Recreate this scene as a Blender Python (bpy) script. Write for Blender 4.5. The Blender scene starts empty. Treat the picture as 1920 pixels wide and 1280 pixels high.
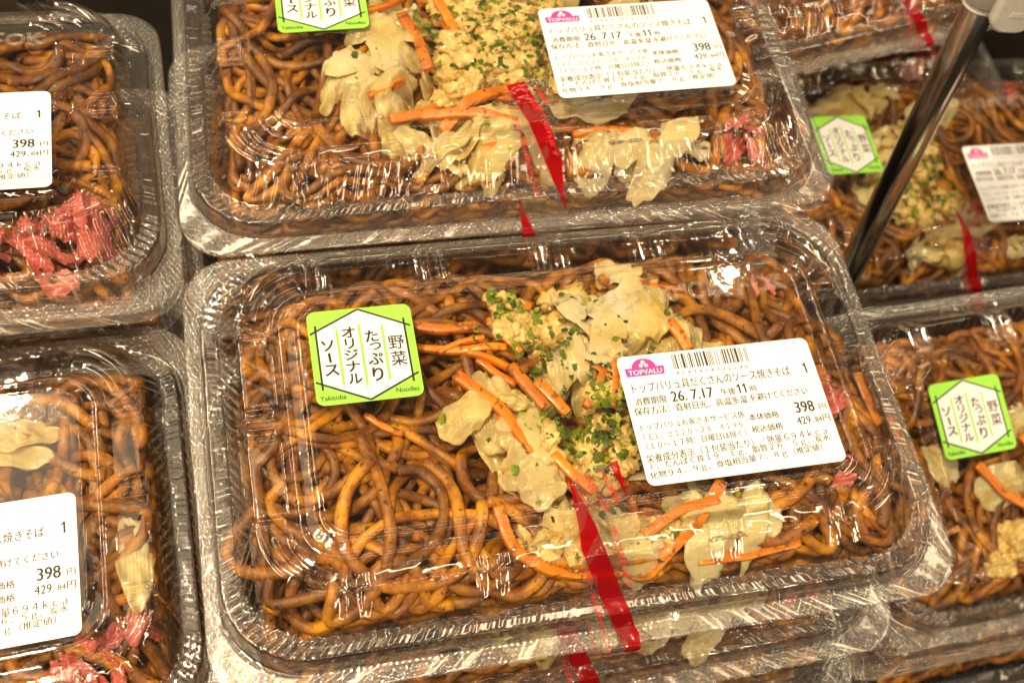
import bpy, math, random
import numpy as np
from mathutils import Matrix, Vector, noise as mnoise

MM = 0.001
scene = bpy.context.scene
COL = scene.collection

# ------------------------------------------------------------------ camera, world, lamps, exposure
# the packs are measured in the frame of the front pack; GROT turns that frame so that the pole stands plumb
up = Vector((-0.063, 0.095, 0.993)).normalized()
GROT = up.rotation_difference(Vector((0, 0, 1))).to_matrix().to_4x4()
CAM_LOC = (-87.851, -138.655, 318.938)
R = [(0.972734, -0.187365, 0.136685), (-0.099829, -0.870224, -0.482436), (0.209338, 0.455637, -0.865201)]
cam = bpy.data.cameras.new('camera'); cam_ob = bpy.data.objects.new('camera', cam); COL.objects.link(cam_ob)
m = Matrix(((R[0][0], -R[1][0], -R[2][0], CAM_LOC[0]*MM), (R[0][1], -R[1][1], -R[2][1], CAM_LOC[1]*MM),
            (R[0][2], -R[1][2], -R[2][2], CAM_LOC[2]*MM), (0, 0, 0, 1)))
cam_ob.matrix_world = GROT @ m
cam.sensor_width = 36; cam.lens = 2224.9*36/1920; cam.clip_start = 0.02; cam.clip_end = 20
cam.dof.use_dof = True; cam.dof.focus_distance = 0.325; cam.dof.aperture_fstop = 18.0
scene.camera = cam_ob

world = bpy.data.worlds.new('World'); scene.world = world; world.use_nodes = True
world.node_tree.nodes['Background'].inputs[0].default_value = (1.0, 0.79, 0.56, 1)
world.node_tree.nodes['Background'].inputs[1].default_value = 0.06

def lamp(name, loc, target, power, size, color=(1.0, 0.775, 0.49), size_y=None):
    l = bpy.data.lights.new(name, 'AREA'); l.energy = power; l.color = color
    if size_y: l.shape = 'RECTANGLE'; l.size = size*MM; l.size_y = size_y*MM
    else: l.shape = 'DISK'; l.size = size*MM
    o = bpy.data.objects.new(name, l); COL.objects.link(o)
    d = Vector(target) - Vector(loc)
    zz = -d.normalized(); xx = (Vector((1, 0, 0))-zz*zz.x).normalized(); yy = zz.cross(xx)      # strips run along x
    o.matrix_world = GROT @ (Matrix.Translation(Vector(loc)*MM) @ Matrix((xx, yy, zz)).transposed().to_4x4())
    return o
lamp('case_light', (0, 800, 820), (0, 60, 0), 1.3, 1300, size_y=24)
lamp('added_ledge_light', (250, 178, 900), (250, -58, 6), 0.9, 820, size_y=28)  # added strip, placed so the front ledge mirrors it and looks bright
lamp('added_left_fill', (-420, 400, 900), (-420, 300, 0), 0.9, 560, size_y=480)  # added soft fill that brightens the plastic of the left packs
lamp('added_side_light', (-640, 120, 620), (-100, 0, 0), 3.2, 26, size_y=900)  # added strip for bright lines along the lids' short edges
lamp('added_side_light', (860, -200, 700), (100, 0, 0), 2.6, 26, size_y=800)  # its added counterpart on the right, for the same edge lines
lamp('added_front_fill', (0, -760, 520), (0, -40, 0), 1.0, 1000, size_y=22)  # added fill for surfaces that face the camera
lamp('added_far_front_fill', (-100, -1500, 1350), (0, 0, 0), 1.6, 1500, size_y=40)  # added fill from far in front, lifts the front-facing plastic
lamp('ceiling_light', (-480, -60, 1300), (0, 0, 0), 16.0, 110)
lamp('spot_light', (560, 640, 1060), (0, 20, 0), 0.3, 22)
lamp('spot_light', (-300, 420, 1150), (0, 20, 0), 0.5, 24)
lamp('spot_light', (-420, 640, 900), (0, 20, 0), 1.5, 36)
lamp('spot_light', (-140, 200, 1250), (0, 20, 0), 0.7, 20)
for q in ((-700, 520, 700), (-200, -620, 1200), (320, -300, 1300), (760, 520, 560), (120, 1150, 560), (-520, 950, 480), (900, -200, 420)): lamp('spot_light', q, (0, 20, 0), 0.3, 15)  # extra small spots, added for glints on curved plastic edges
lamp('spot_light', (-620, -420, 700), (0, 20, 0), 1.5, 30)
lamp('spot_light', (500, -900, 700), (0, 20, 0), 2.0, 50)

vs = scene.view_settings
scene.display_settings.display_device = 'sRGB'
vs.view_transform = 'Standard'; vs.look = 'None'; vs.exposure = 0.22; vs.gamma = 1.0; vs.use_curve_mapping = False
cy = scene.cycles
cy.use_denoising = True
try: cy.denoiser = 'OPENIMAGEDENOISE'
except Exception: pass
cy.max_bounces = 14; cy.diffuse_bounces = 4; cy.glossy_bounces = 5; cy.transmission_bounces = 4
cy.transparent_max_bounces = 48
cy.caustics_reflective = False; cy.caustics_refractive = False
cy.sample_clamp_indirect = 4.0; cy.sample_clamp_direct = 0.0
cy.use_adaptive_sampling = False

# ------------------------------------------------------------------ materials
def new_mat(name):
    mt = bpy.data.materials.new(name); mt.use_nodes = True
    nt = mt.node_tree
    for n in list(nt.nodes): nt.nodes.remove(n)
    out = nt.nodes.new('ShaderNodeOutputMaterial')
    return mt, nt, out
def N(nt, typ, **kw):
    n = nt.nodes.new(typ)
    for k, v in kw.items():
        if k.startswith('i_'): n.inputs[int(k[2:]) if k[2:].isdigit() else k[2:].replace('_', ' ')].default_value = v
        else: setattr(n, k, v)
    return n
def ramp(nt, stops):
    r = nt.nodes.new('ShaderNodeValToRGB'); e = r.color_ramp.elements
    while len(e) < len(stops): e.new(0.5)
    for k, (p, c) in enumerate(stops): e[k].position = p; e[k].color = (*c, 1)
    return r

def two_sided_fresnel(nt, ior, nrm):
    g = N(nt, 'ShaderNodeNewGeometry'); mr = N(nt, 'ShaderNodeMapRange'); nt.links.new(g.outputs['Backfacing'], mr.inputs[0])
    mr.inputs[3].default_value = ior; mr.inputs[4].default_value = 1/ior
    f = N(nt, 'ShaderNodeFresnel'); nt.links.new(mr.outputs[0], f.inputs['IOR']); nt.links.new(nrm.outputs[0], f.inputs['Normal']); return f
def plastic(name, tint=(0.985, 0.98, 0.965), gain=2.3, bump=0.05, scale=140.0, rough=0.035, base=0.0, fine=0.0):
    mt, nt, out = new_mat(name); L = nt.links.new
    tc = N(nt, 'ShaderNodeTexCoord')
    no = N(nt, 'ShaderNodeTexNoise', i_Scale=scale, i_Detail=3.0); L(tc.outputs['Object'], no.inputs['Vector'])
    b = N(nt, 'ShaderNodeBump', i_Strength=bump, i_Distance=0.001); L(no.outputs['Fac'], b.inputs['Height'])
    nrm = b
    if fine:
        n2 = N(nt, 'ShaderNodeTexNoise', i_Scale=1500.0, i_Detail=2.0); L(tc.outputs['Object'], n2.inputs['Vector'])
        b2 = N(nt, 'ShaderNodeBump', i_Strength=fine, i_Distance=0.0005); L(n2.outputs['Fac'], b2.inputs['Height']); L(b.outputs[0], b2.inputs['Normal']); nrm = b2
    fr = two_sided_fresnel(nt, 1.55, nrm)
    mu = N(nt, 'ShaderNodeMath', operation='MULTIPLY_ADD', use_clamp=True); L(fr.outputs[0], mu.inputs[0]); mu.inputs[1].default_value = gain; mu.inputs[2].default_value = base
    mn = N(nt, 'ShaderNodeMath', operation='MINIMUM'); L(mu.outputs[0], mn.inputs[0]); mn.inputs[1].default_value = 0.9
    tr = N(nt, 'ShaderNodeBsdfTransparent'); tr.inputs[0].default_value = (*tint, 1)
    g1 = N(nt, 'ShaderNodeBsdfGlossy', i_Roughness=rough); g1.inputs[0].default_value = (1, 1, 1, 1); L(nrm.outputs[0], g1.inputs['Normal'])
    g2 = N(nt, 'ShaderNodeBsdfGlossy', i_Roughness=0.24); g2.inputs[0].default_value = (1, 1, 1, 1); L(nrm.outputs[0], g2.inputs['Normal'])
    gl = N(nt, 'ShaderNodeMixShader'); gl.inputs[0].default_value = 0.04; L(g1.outputs[0], gl.inputs[1]); L(g2.outputs[0], gl.inputs[2])
    mx = N(nt, 'ShaderNodeMixShader'); L(mn.outputs[0], mx.inputs[0]); L(tr.outputs[0], mx.inputs[1]); L(gl.outputs[0], mx.inputs[2])
    L(mx.outputs[0], out.inputs[0])
    return mt

def food(name, stops, scale, rough, sss=0.0, rad=(0.003, 0.0012, 0.0004), bump=0.3, bscale=600.0, specks=None, rnd=0.25, coat=0.5, vein=None, spec=0.5, glitter=False):
    mt, nt, out = new_mat(name); L = nt.links.new
    tc = N(nt, 'ShaderNodeTexCoord')
    no = N(nt, 'ShaderNodeTexNoise', i_Scale=scale, i_Detail=4.0, i_Roughness=0.6); L(tc.outputs['Object'], no.inputs['Vector'])
    rp = ramp(nt, stops); L(no.outputs['Fac'], rp.inputs['Fac'])
    colr = rp.outputs[0]
    if vein:
        vo = N(nt, 'ShaderNodeTexVoronoi', i_Scale=vein[0], feature='DISTANCE_TO_EDGE'); L(tc.outputs['Object'], vo.inputs['Vector'])
        r2 = ramp(nt, [(0.0, (1, 1, 1)), (0.05, (0, 0, 0))]); L(vo.outputs['Distance'], r2.inputs['Fac'])
        mm_ = N(nt, 'ShaderNodeMath', operation='MULTIPLY'); L(r2.outputs[0], mm_.inputs[0]); mm_.inputs[1].default_value = 0.35
        mxv = N(nt, 'ShaderNodeMix', data_type='RGBA'); L(mm_.outputs[0], mxv.inputs[0]); L(colr, mxv.inputs[6]); mxv.inputs[7].default_value = (*vein[1], 1); colr = mxv.outputs[2]
    if specks:
        n2 = N(nt, 'ShaderNodeTexNoise', i_Scale=specks[0], i_Detail=3.0, i_Roughness=0.65); L(tc.outputs['Object'], n2.inputs['Vector'])
        r2 = ramp(nt, [(specks[1], (1, 1, 1)), (specks[1]+0.06, (0, 0, 0))]); L(n2.outputs['Fac'], r2.inputs['Fac'])
        mx2 = N(nt, 'ShaderNodeMix', data_type='RGBA'); L(r2.outputs[0], mx2.inputs[0]); L(colr, mx2.inputs[6]); mx2.inputs[7].default_value = (*specks[2], 1); colr = mx2.outputs[2]
    ge = N(nt, 'ShaderNodeNewGeometry'); oi = N(nt, 'ShaderNodeObjectInfo')
    ad = N(nt, 'ShaderNodeMath', operation='ADD'); L(ge.outputs['Random Per Island'], ad.inputs[0]); L(oi.outputs['Random'], ad.inputs[1])
    fr = N(nt, 'ShaderNodeMath', operation='FRACT'); L(ad.outputs[0], fr.inputs[0])
    mr = N(nt, 'ShaderNodeMapRange'); L(fr.outputs[0], mr.inputs[0]); mr.inputs[3].default_value = 1-rnd; mr.inputs[4].default_value = 1+rnd
    hs = N(nt, 'ShaderNodeHueSaturation'); L(colr, hs.inputs['Color']); L(mr.outputs[0], hs.inputs['Value'])
    n3 = N(nt, 'ShaderNodeTexNoise', i_Scale=bscale, i_Detail=3.0); L(tc.outputs['Object'], n3.inputs['Vector'])
    b = N(nt, 'ShaderNodeBump', i_Strength=bump, i_Distance=0.0008); L(n3.outputs['Fac'], b.inputs['Height'])
    p = N(nt, 'ShaderNodeBsdfPrincipled'); L(hs.outputs[0], p.inputs['Base Color'])
    if glitter:                                  # an oily skin: fine sparkle in the coat only
        L(b.outputs[0], p.inputs['Coat Normal'])
        b3 = N(nt, 'ShaderNodeBump', i_Strength=0.2, i_Distance=0.0008); L(n3.outputs['Fac'], b3.inputs['Height']); L(b3.outputs[0], p.inputs['Normal'])
    else: L(b.outputs[0], p.inputs['Normal'])
    p.inputs['Roughness'].default_value = rough; p.inputs['Specular IOR Level'].default_value = spec
    p.inputs['Coat Weight'].default_value = coat; p.inputs['Coat Roughness'].default_value = 0.09 if glitter else 0.12
    if sss:
        p.inputs['Subsurface Weight'].default_value = sss; p.inputs['Subsurface Radius'].default_value = rad; p.inputs['Subsurface Scale'].default_value = 1.0
    L(p.outputs[0], out.inputs[0])
    return mt

def flat(name, c, rough=0.45, metal=0.0, spec=0.4, bump=None):
    mt, nt, out = new_mat(name); L = nt.links.new
    p = N(nt, 'ShaderNodeBsdfPrincipled'); p.inputs['Roughness'].default_value = rough; p.inputs['Metallic'].default_value = metal
    p.inputs['Specular IOR Level'].default_value = spec
    tc = N(nt, 'ShaderNodeTexCoord'); no = N(nt, 'ShaderNodeTexNoise', i_Scale=(bump or (60, 0))[0], i_Detail=4.0); L(tc.outputs['Object'], no.inputs['Vector'])
    rp = ramp(nt, [(0.3, tuple(x*0.94 for x in c)), (0.7, tuple(min(1, x*1.04) for x in c))]); L(no.outputs['Fac'], rp.inputs['Fac']); L(rp.outputs[0], p.inputs['Base Color'])
    if bump:
        b = N(nt, 'ShaderNodeBump', i_Strength=bump[1], i_Distance=0.0008); L(no.outputs['Fac'], b.inputs['Height']); L(b.outputs[0], p.inputs['Normal'])
    L(p.outputs[0], out.inputs[0])
    return mt

def film(name, c, fac, alpha):          # coloured clear tape: tinted transparent + gloss + a little body
    mt, nt, out = new_mat(name); L = nt.links.new
    tr = N(nt, 'ShaderNodeBsdfTransparent'); tr.inputs[0].default_value = (*c, 1)
    df = N(nt, 'ShaderNodeBsdfDiffuse'); df.inputs[0].default_value = (*fac, 1)
    m1 = N(nt, 'ShaderNodeMixShader'); m1.inputs[0].default_value = alpha; L(tr.outputs[0], m1.inputs[1]); L(df.outputs[0], m1.inputs[2])
    tc = N(nt, 'ShaderNodeTexCoord'); no = N(nt, 'ShaderNodeTexNoise', i_Scale=260.0, i_Detail=2.0); L(tc.outputs['Object'], no.inputs['Vector'])
    b = N(nt, 'ShaderNodeBump', i_Strength=0.25, i_Distance=0.001); L(no.outputs['Fac'], b.inputs['Height'])
    fr = two_sided_fresnel(nt, 1.5, b)
    gl = N(nt, 'ShaderNodeBsdfGlossy', i_Roughness=0.06); L(b.outputs[0], gl.inputs['Normal'])
    m2 = N(nt, 'ShaderNodeMixShader'); L(fr.outputs[0], m2.inputs[0]); L(m1.outputs[0], m2.inputs[1]); L(gl.outputs[0], m2.inputs[2])
    L(m2.outputs[0], out.inputs[0]); return mt

M_LID = plastic('clear_lid_plastic')
M_TRAY = plastic('clear_tray_plastic', gain=1.8)
def knurled(name, body):                # the dotted rim scatters light a little
    mt = plastic(name, gain=2.4, bump=0.05, rough=0.07); nt = mt.node_tree; out = [n for n in nt.nodes if n.type == 'OUTPUT_MATERIAL'][0]
    src = out.inputs[0].links[0].from_socket
    d = N(nt, 'ShaderNodeBsdfDiffuse'); d.inputs[0].default_value = (0.86, 0.84, 0.80, 1); t = N(nt, 'ShaderNodeBsdfTranslucent'); t.inputs[0].default_value = (0.86, 0.84, 0.80, 1)
    a_ = N(nt, 'ShaderNodeMixShader'); a_.inputs[0].default_value = 0.4; nt.links.new(d.outputs[0], a_.inputs[1]); nt.links.new(t.outputs[0], a_.inputs[2])
    m_ = N(nt, 'ShaderNodeMixShader'); m_.inputs[0].default_value = body; nt.links.new(src, m_.inputs[1]); nt.links.new(a_.outputs[0], m_.inputs[2]); nt.links.new(m_.outputs[0], out.inputs[0]); return mt
M_RIM = knurled('knurled_rim_plastic', 0.09)
M_LEDGE = knurled('ribbed_ledge_plastic', 0.05)
M_EMB = knurled('embossed_plastic', 0.16)
M_NOODLE = food('sauce_coated_noodle', [(0.30, (0.060, 0.015, 0.0003)), (0.5, (0.250, 0.085, 0.0007)), (0.70, (0.60, 0.26, 0.003))], 110.0, 0.34, 0.05, (0.002, 0.001, 0.0002), 0.8, 1300.0, (560.0, 0.335, (0.04, 0.012, 0.001)), 0.42, 1.0, None, 0.2, True)
M_CARROT = food('carrot', [(0.3, (0.60, 0.15, 0.003)), (0.7, (0.84, 0.28, 0.008))], 160.0, 0.33, 0.2, (0.003, 0.0008, 0.0002), 0.4, 900.0, (300.0, 0.37, (0.30, 0.085, 0.004)), 0.22, 0.3)
M_CABBAGE = food('cooked_cabbage', [(0.3, (0.72, 0.50, 0.10)), (0.5, (0.90, 0.75, 0.33)), (0.7, (0.95, 0.89, 0.60))], 45.0, 0.2, 0.35, (0.004, 0.003, 0.0012), 0.5, 420.0, None, 0.1, 0.5, (110.0, (0.94, 0.84, 0.56)))
def add_translucent(mt, fac, c):
    nt = mt.node_tree; out = [n for n in nt.nodes if n.type == 'OUTPUT_MATERIAL'][0]; src = out.inputs[0].links[0].from_socket
    t = N(nt, 'ShaderNodeBsdfTranslucent'); t.inputs[0].default_value = (*c, 1); m_ = N(nt, 'ShaderNodeMixShader'); m_.inputs[0].default_value = fac
    nt.links.new(src, m_.inputs[1]); nt.links.new(t.outputs[0], m_.inputs[2]); nt.links.new(m_.outputs[0], out.inputs[0])
add_translucent(M_CABBAGE, 0.15, (0.9, 0.72, 0.3))
def add_clear(mt, fac):
    nt = mt.node_tree; out = [n for n in nt.nodes if n.type == 'OUTPUT_MATERIAL'][0]; src = out.inputs[0].links[0].from_socket
    t = N(nt, 'ShaderNodeBsdfTransparent'); t.inputs[0].default_value = (1.0, 0.93, 0.70, 1); m_ = N(nt, 'ShaderNodeMixShader')
    tc = N(nt, 'ShaderNodeTexCoord'); no = N(nt, 'ShaderNodeTexNoise', i_Scale=70.0, i_Detail=2.0); nt.links.new(tc.outputs['Object'], no.inputs['Vector'])
    mr = N(nt, 'ShaderNodeMapRange'); nt.links.new(no.outputs['Fac'], mr.inputs[0]); mr.inputs[1].default_value = 0.3; mr.inputs[2].default_value = 0.7; mr.inputs[3].default_value = 0.0; mr.inputs[4].default_value = fac
    nt.links.new(mr.outputs[0], m_.inputs[0]); nt.links.new(src, m_.inputs[1]); nt.links.new(t.outputs[0], m_.inputs[2]); nt.links.new(m_.outputs[0], out.inputs[0])
add_clear(M_CABBAGE, 0.45)
M_MEAT = food('minced_meat', [(0.3, (0.58, 0.35, 0.07)), (0.7, (0.92, 0.72, 0.28))], 260.0, 0.42, 0.15, (0.002, 0.001, 0.0005), 0.9, 700.0, None, 0.15, 0.3)
M_NORI = food('green_seaweed', [(0.32, (0.022, 0.050, 0.002)), (0.5, (0.10, 0.155, 0.004)), (0.68, (0.32, 0.36, 0.015))], 140.0, 0.45, 0.0, bump=0.5, bscale=700.0, rnd=0.6, coat=0.08, spec=0.3)
M_GINGER = food('pickled_ginger', [(0.3, (0.46, 0.05, 0.04)), (0.7, (0.66, 0.17, 0.12))], 120.0, 0.28, 0.3, (0.004, 0.001, 0.0008), 0.3, 600.0, None, 0.15, 0.5)
M_PAPER = flat('label_paper', (0.83, 0.86, 0.93), 0.42)
M_GREEN = flat('green_print', (0.30, 0.72, 0.075), 0.4)
M_BAR = flat('green_line_print', (0.28, 0.66, 0.06), 0.4)
M_INK = flat('black_ink', (0.022, 0.020, 0.018), 0.5)
M_HEXW = flat('warm_white_print', (0.79, 0.80, 0.84), 0.42)
M_PINK = flat('pink_ink', (0.74, 0.045, 0.34), 0.45)
M_RED = flat('red_ink', (0.55, 0.018, 0.02), 0.45)
M_TAPE = film('clear_tape', (0.93, 0.92, 0.90), (0.8, 0.78, 0.75), 0.03)
M_STRIPE = film('red_tape', (0.66, 0.012, 0.014), (0.50, 0.008, 0.014), 0.38)
M_STEEL = flat('brushed_steel', (0.86, 0.84, 0.80), 0.16, 1.0, bump=(30, 0.05))
M_CLAMP = flat('grey_clamp_plastic', (0.56, 0.55, 0.53), 0.35, bump=(220, 0.25))
M_SHELF = flat('dark_shelf', (0.008, 0.006, 0.004), 0.7, spec=0.1, bump=(90, 0.2))

# ------------------------------------------------------------------ object helpers
def mesh_np(name, V, F, mat, smooth=True, mats=None, fm=None):
    """V (n,3) in millimetres, F list of index tuples or an (m,4) array"""
    me = bpy.data.meshes.new(name)
    V = np.asarray(V, float)*MM
    if isinstance(F, np.ndarray):
        k = F.shape[1]; nl = F.size
        me.vertices.add(len(V)); me.vertices.foreach_set('co', V.ravel())
        me.loops.add(nl); me.loops.foreach_set('vertex_index', F.ravel().astype(np.int32))
        me.polygons.add(len(F)); me.polygons.foreach_set('loop_start', np.arange(0, nl, k, dtype=np.int32))
        me.polygons.foreach_set('loop_total', np.full(len(F), k, dtype=np.int32))
        me.update(calc_edges=True)
    else:
        me.from_pydata([tuple(v) for v in V], [], F)
    for mm_ in (mats or [mat]): me.materials.append(mm_)
    if fm is not None: me.polygons.foreach_set('material_index', np.asarray(fm, np.int32))
    me.polygons.foreach_set('use_smooth', np.full(len(me.polygons), smooth))
    me.validate(); me.update()
    return me
def link(name, me, parent=None, mat4=None):
    o = bpy.data.objects.new(name, me); COL.objects.link(o)
    if parent is not None: o.parent = parent
    if mat4 is not None: o.matrix_local = mat4
    return o
def tag(o, label, cat, group=None):
    o['label'] = label; o['category'] = cat
    if group: o['group'] = group
def T(x, y, z=0): return Matrix.Translation(Vector((x, y, z))*MM)

# ------------------------------------------------------------------ the clear clamshell pack: lid and tray as lofted rounded rectangles
NL, NS, NC = 680, 410, 76
rs = np.random.RandomState(5)
def ring_xy(x0, x1, y0, y1, r):
    t = np.linspace(0, 1, NL, endpoint=False); s = np.linspace(0, 1, NS, endpoint=False); a = np.linspace(0, np.pi/2, NC, endpoint=False)
    P = []; Nn = []
    def side(ax, ay, bx, by, tt, n): P.append(np.c_[ax+(bx-ax)*tt, ay+(by-ay)*tt]); Nn.append(np.tile(n, (len(tt), 1)))
    def corner(cx, cy_, a0): ang = a0+a; P.append(np.c_[cx+r*np.cos(ang), cy_+r*np.sin(ang)]); Nn.append(np.c_[np.cos(ang), np.sin(ang)])
    side(x0+r, y0, x1-r, y0, t, (0, -1)); corner(x1-r, y0+r, -np.pi/2)
    side(x1, y0+r, x1, y1-r, s, (1, 0)); corner(x1-r, y1-r, 0)
    side(x1-r, y1, x0+r, y1, t, (0, 1)); corner(x0+r, y1-r, np.pi/2)
    side(x0, y1-r, x0, y0+r, s, (-1, 0)); corner(x0+r, y0+r, np.pi)
    return np.concatenate(P), np.concatenate(Nn)
SID = np.concatenate([np.full(n, k) for k, n in enumerate((NL, NC, NS, NC, NL, NC, NS, NC))])   # 0 front 2 right 4 back 6 left, odd = corners
NPER = len(SID)
CT = np.zeros(NPER)
for k in (1, 3, 5, 7): CT[SID == k] = np.linspace(0, 1, NC)
def smooth_noise(n, w):
    v = rs.randn(n); k = np.hanning(w*2+1); k /= k.sum()
    v = np.convolve(np.r_[v[-w:], v, v[:w]], k, 'valid')[:n]
    return v/ (v.std()+1e-9)
NZ1, NZ2 = smooth_noise(NPER, 4), smooth_noise(NPER, 17)
PER = np.arange(NPER)*0.295

def dotgrid(XY, px=1.75, py=1.5, rad=0.68):
    """round beads on a staggered grid, 0..1"""
    row = np.round(XY[:, 1]/py); x = XY[:, 0]/px+0.5*(row % 2)
    dx = (x-np.round(x))*px; dy = XY[:, 1]-row*py
    return np.sqrt(np.clip(1-(dx*dx+dy*dy)/rad**2, 0, 1))

def lerp_rings(a, b, n, ease=None, first=False):
    out = []
    for k in range(0 if first else 1, n+1):
        t = k/n; out.append(tuple(a[i]+(b[i]-a[i])*t for i in range(6)))
    return out

def lofted(rings, zones, disp, name, mat, cap=True):
    V = []
    for k, (rg, zn) in enumerate(zip(rings, zones)):
        XY, Nn = ring_xy(*rg[:5]); Z = np.full(NPER, rg[5])
        d, dz = disp(zn[0], zn[1], XY, k)
        XY = XY+Nn*d[:, None]; V.append(np.c_[XY, Z+dz])
    nr = len(V); V = np.concatenate(V)
    i = np.arange(NPER); j = (i+1) % NPER
    F = np.concatenate([np.c_[k*NPER+i, k*NPER+j, (k+1)*NPER+j, (k+1)*NPER+i] for k in range(nr-1)])
    me = bpy.data.meshes.new(name)
    VV = V
    if cap:
        capv = V[(nr-1)*NPER:][::4].copy(); VV = np.concatenate([V, capv])
    me.vertices.add(len(VV)); me.vertices.foreach_set('co', (VV*MM).ravel())
    nq = F.size; nc = len(VV)-len(V)
    idx = np.r_[F.ravel(), np.arange(len(V), len(VV))] if cap else F.ravel()
    me.loops.add(len(idx)); me.loops.foreach_set('vertex_index', idx.astype(np.int32))
    npoly = len(F)+(1 if cap else 0)
    me.polygons.add(npoly)
    ls = np.r_[np.arange(0, nq, 4), [nq]] if cap else np.arange(0, nq, 4)
    lt = np.r_[np.full(len(F), 4), [nc]] if cap else np.full(len(F), 4)
    me.polygons.foreach_set('loop_start', ls.astype(np.int32)); me.polygons.foreach_set('loop_total', lt.astype(np.int32))
    me.update(calc_edges=True)
    for q in (mat, M_RIM, M_LEDGE): me.materials.append(q)
    zi = {'flange': 1, 'drop': 2, 'ledge': 2, 'scallop': 2}
    mi = np.repeat([zi.get(zones[k+1][0], 0) for k in range(nr-1)], NPER); mi = np.r_[mi, [0]] if cap else mi
    me.polygons.foreach_set('material_index', mi.astype(np.int32))
    me.polygons.foreach_set('use_smooth', np.ones(npoly, bool)); me.validate(); me.update()
    return me

def build_rings(keys):
    rings, zones = [], []
    prev = None
    for kk in keys:
        zone, n, b = kk
        if prev is None: rings.append(b); zones.append((zone, 0.0))
        else:
            for q, rg in enumerate(lerp_rings(prev, b, n)): rings.append(rg); zones.append((zone, (q+1)/n))
        prev = b
    return rings, zones

FRONT_N = (-70.0, -32.5, 34.5, 70.5); BACK_N = (-71.0, -35.0, 2.5, 34.0, 71.0); SIDE_N = (31.0, 3.0, -29.5)
def notch_u(XY):
    """signed distance along the wall to the nearest half-round notch centre; nan-free large value where none"""
    best = np.full(NPER, 99.0)
    for sd, lst, ax in ((0, FRONT_N, 0), (4, BACK_N, 0), (2, SIDE_N, 1), (6, SIDE_N, 1)):
        mk = SID == sd
        for c in lst:
            for off in (-3.0, 3.0):
                u = XY[:, ax]-(c+off); b = mk & (np.abs(u) < np.abs(best)); best[b] = u[b]
    return best
RIB = [(sd, p, w) for sd, lo, hi in ((0, -92, 92), (4, -92, 92)) for p, w in zip(np.cumsum(np.r_[lo, rs.uniform(3.5, 8.5, 40)]), rs.uniform(0.6, 1.3, 41)) if p < hi]

def lid_disp(zone, t, XY, k):
    d = np.zeros(NPER); dz = np.zeros(NPER)
    cor = SID % 2 == 1
    if zone == 'flange':
        w = math.sin(math.pi*min(1, max(0, t)))**0.4 if 0 < t < 1 else 0
        dz += 0.42*w*dotgrid(XY)
        dz += 0.03*NZ2
    if zone == 'drop':
        w = math.sin(math.pi*t); ph = (PER/6.4) % 1
        d += np.where((ph < 0.72) & ~cor, 0.45, 0.0)*w
        d += np.where(cor, 0.25*np.cos(CT*2*np.pi*5), 0)*w
    if zone == 'ledge':
        dz += 0.05*NZ2+0.03*NZ1
        dz += np.where(cor, 0.30*np.cos(CT*2*np.pi*13)*math.sin(math.pi*t), 0)
    if zone == 'scallop':
        w = math.sin(math.pi*t)
        dz += 0.9*w*np.clip(np.cos(2*np.pi*PER/4.2), 0, 1)*np.isin(SID, (0, 4))
        dz += np.where(cor, 0.5*np.cos(CT*2*np.pi*13)*w, 0)
    if zone in ('wall', 'crest'):
        w = math.sin(math.pi*min(1, 0.08+0.9*t)) if zone == 'wall' else 0.5
        fb = np.isin(SID, (0, 4))
        d += np.where(fb, (0.10*NZ1+0.22*NZ2)*w, 0)
        for sd, p, wd in RIB:
            mk = SID == sd; d[mk] += 0.75*w*np.exp(-((XY[mk, 0]-p)/0.42)**2)*wd
        if zone == 'wall':
            lr = np.isin(SID, (2, 6)); sgn = np.where(SID == 2, 1.0, -1.0)
            ph = (XY[:, 1]*1.0+9.0*t)/3.4
            d += np.where(lr, 0.85*w*(np.abs(((ph % 1)-0.5)*2)**2-0.3)+0.06*NZ1*w, 0)
            d += np.where(cor, 0.45*w*np.cos(CT*2*np.pi*11), 0)
    if zone in ('wall', 'crest', 'shelf'):
        u = notch_u(XY); g = np.where(np.abs(u) < 2.9, np.sqrt(np.clip(1-(u/2.9)**2, 0, 1)), 0)
        rib = np.exp(-(u/0.42)**2)*0.7
        if zone == 'shelf':
            e = min(1.0, (1-t)/0.12+0.15); dz += (-1.7*g+rib*np.sign(g))*e
            dz += np.where(cor, 0.9*np.clip(np.sin(t*2*np.pi*2.2), -0.4, 1)*((CT > 0.10) & (CT < 0.90)), 0)
            dz += np.where(~cor, 0.05*NZ2*math.sin(math.pi*t), 0)
        elif zone == 'crest': dz += -1.7*g+rib*np.sign(g); 
        else:
            e = max(0.0, (t-0.35)/0.65); d += -1.5*g*e; dz += -0.8*g*e
    if zone == 'panel':
        dz += 0.05*NZ2
    return d, dz

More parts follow.
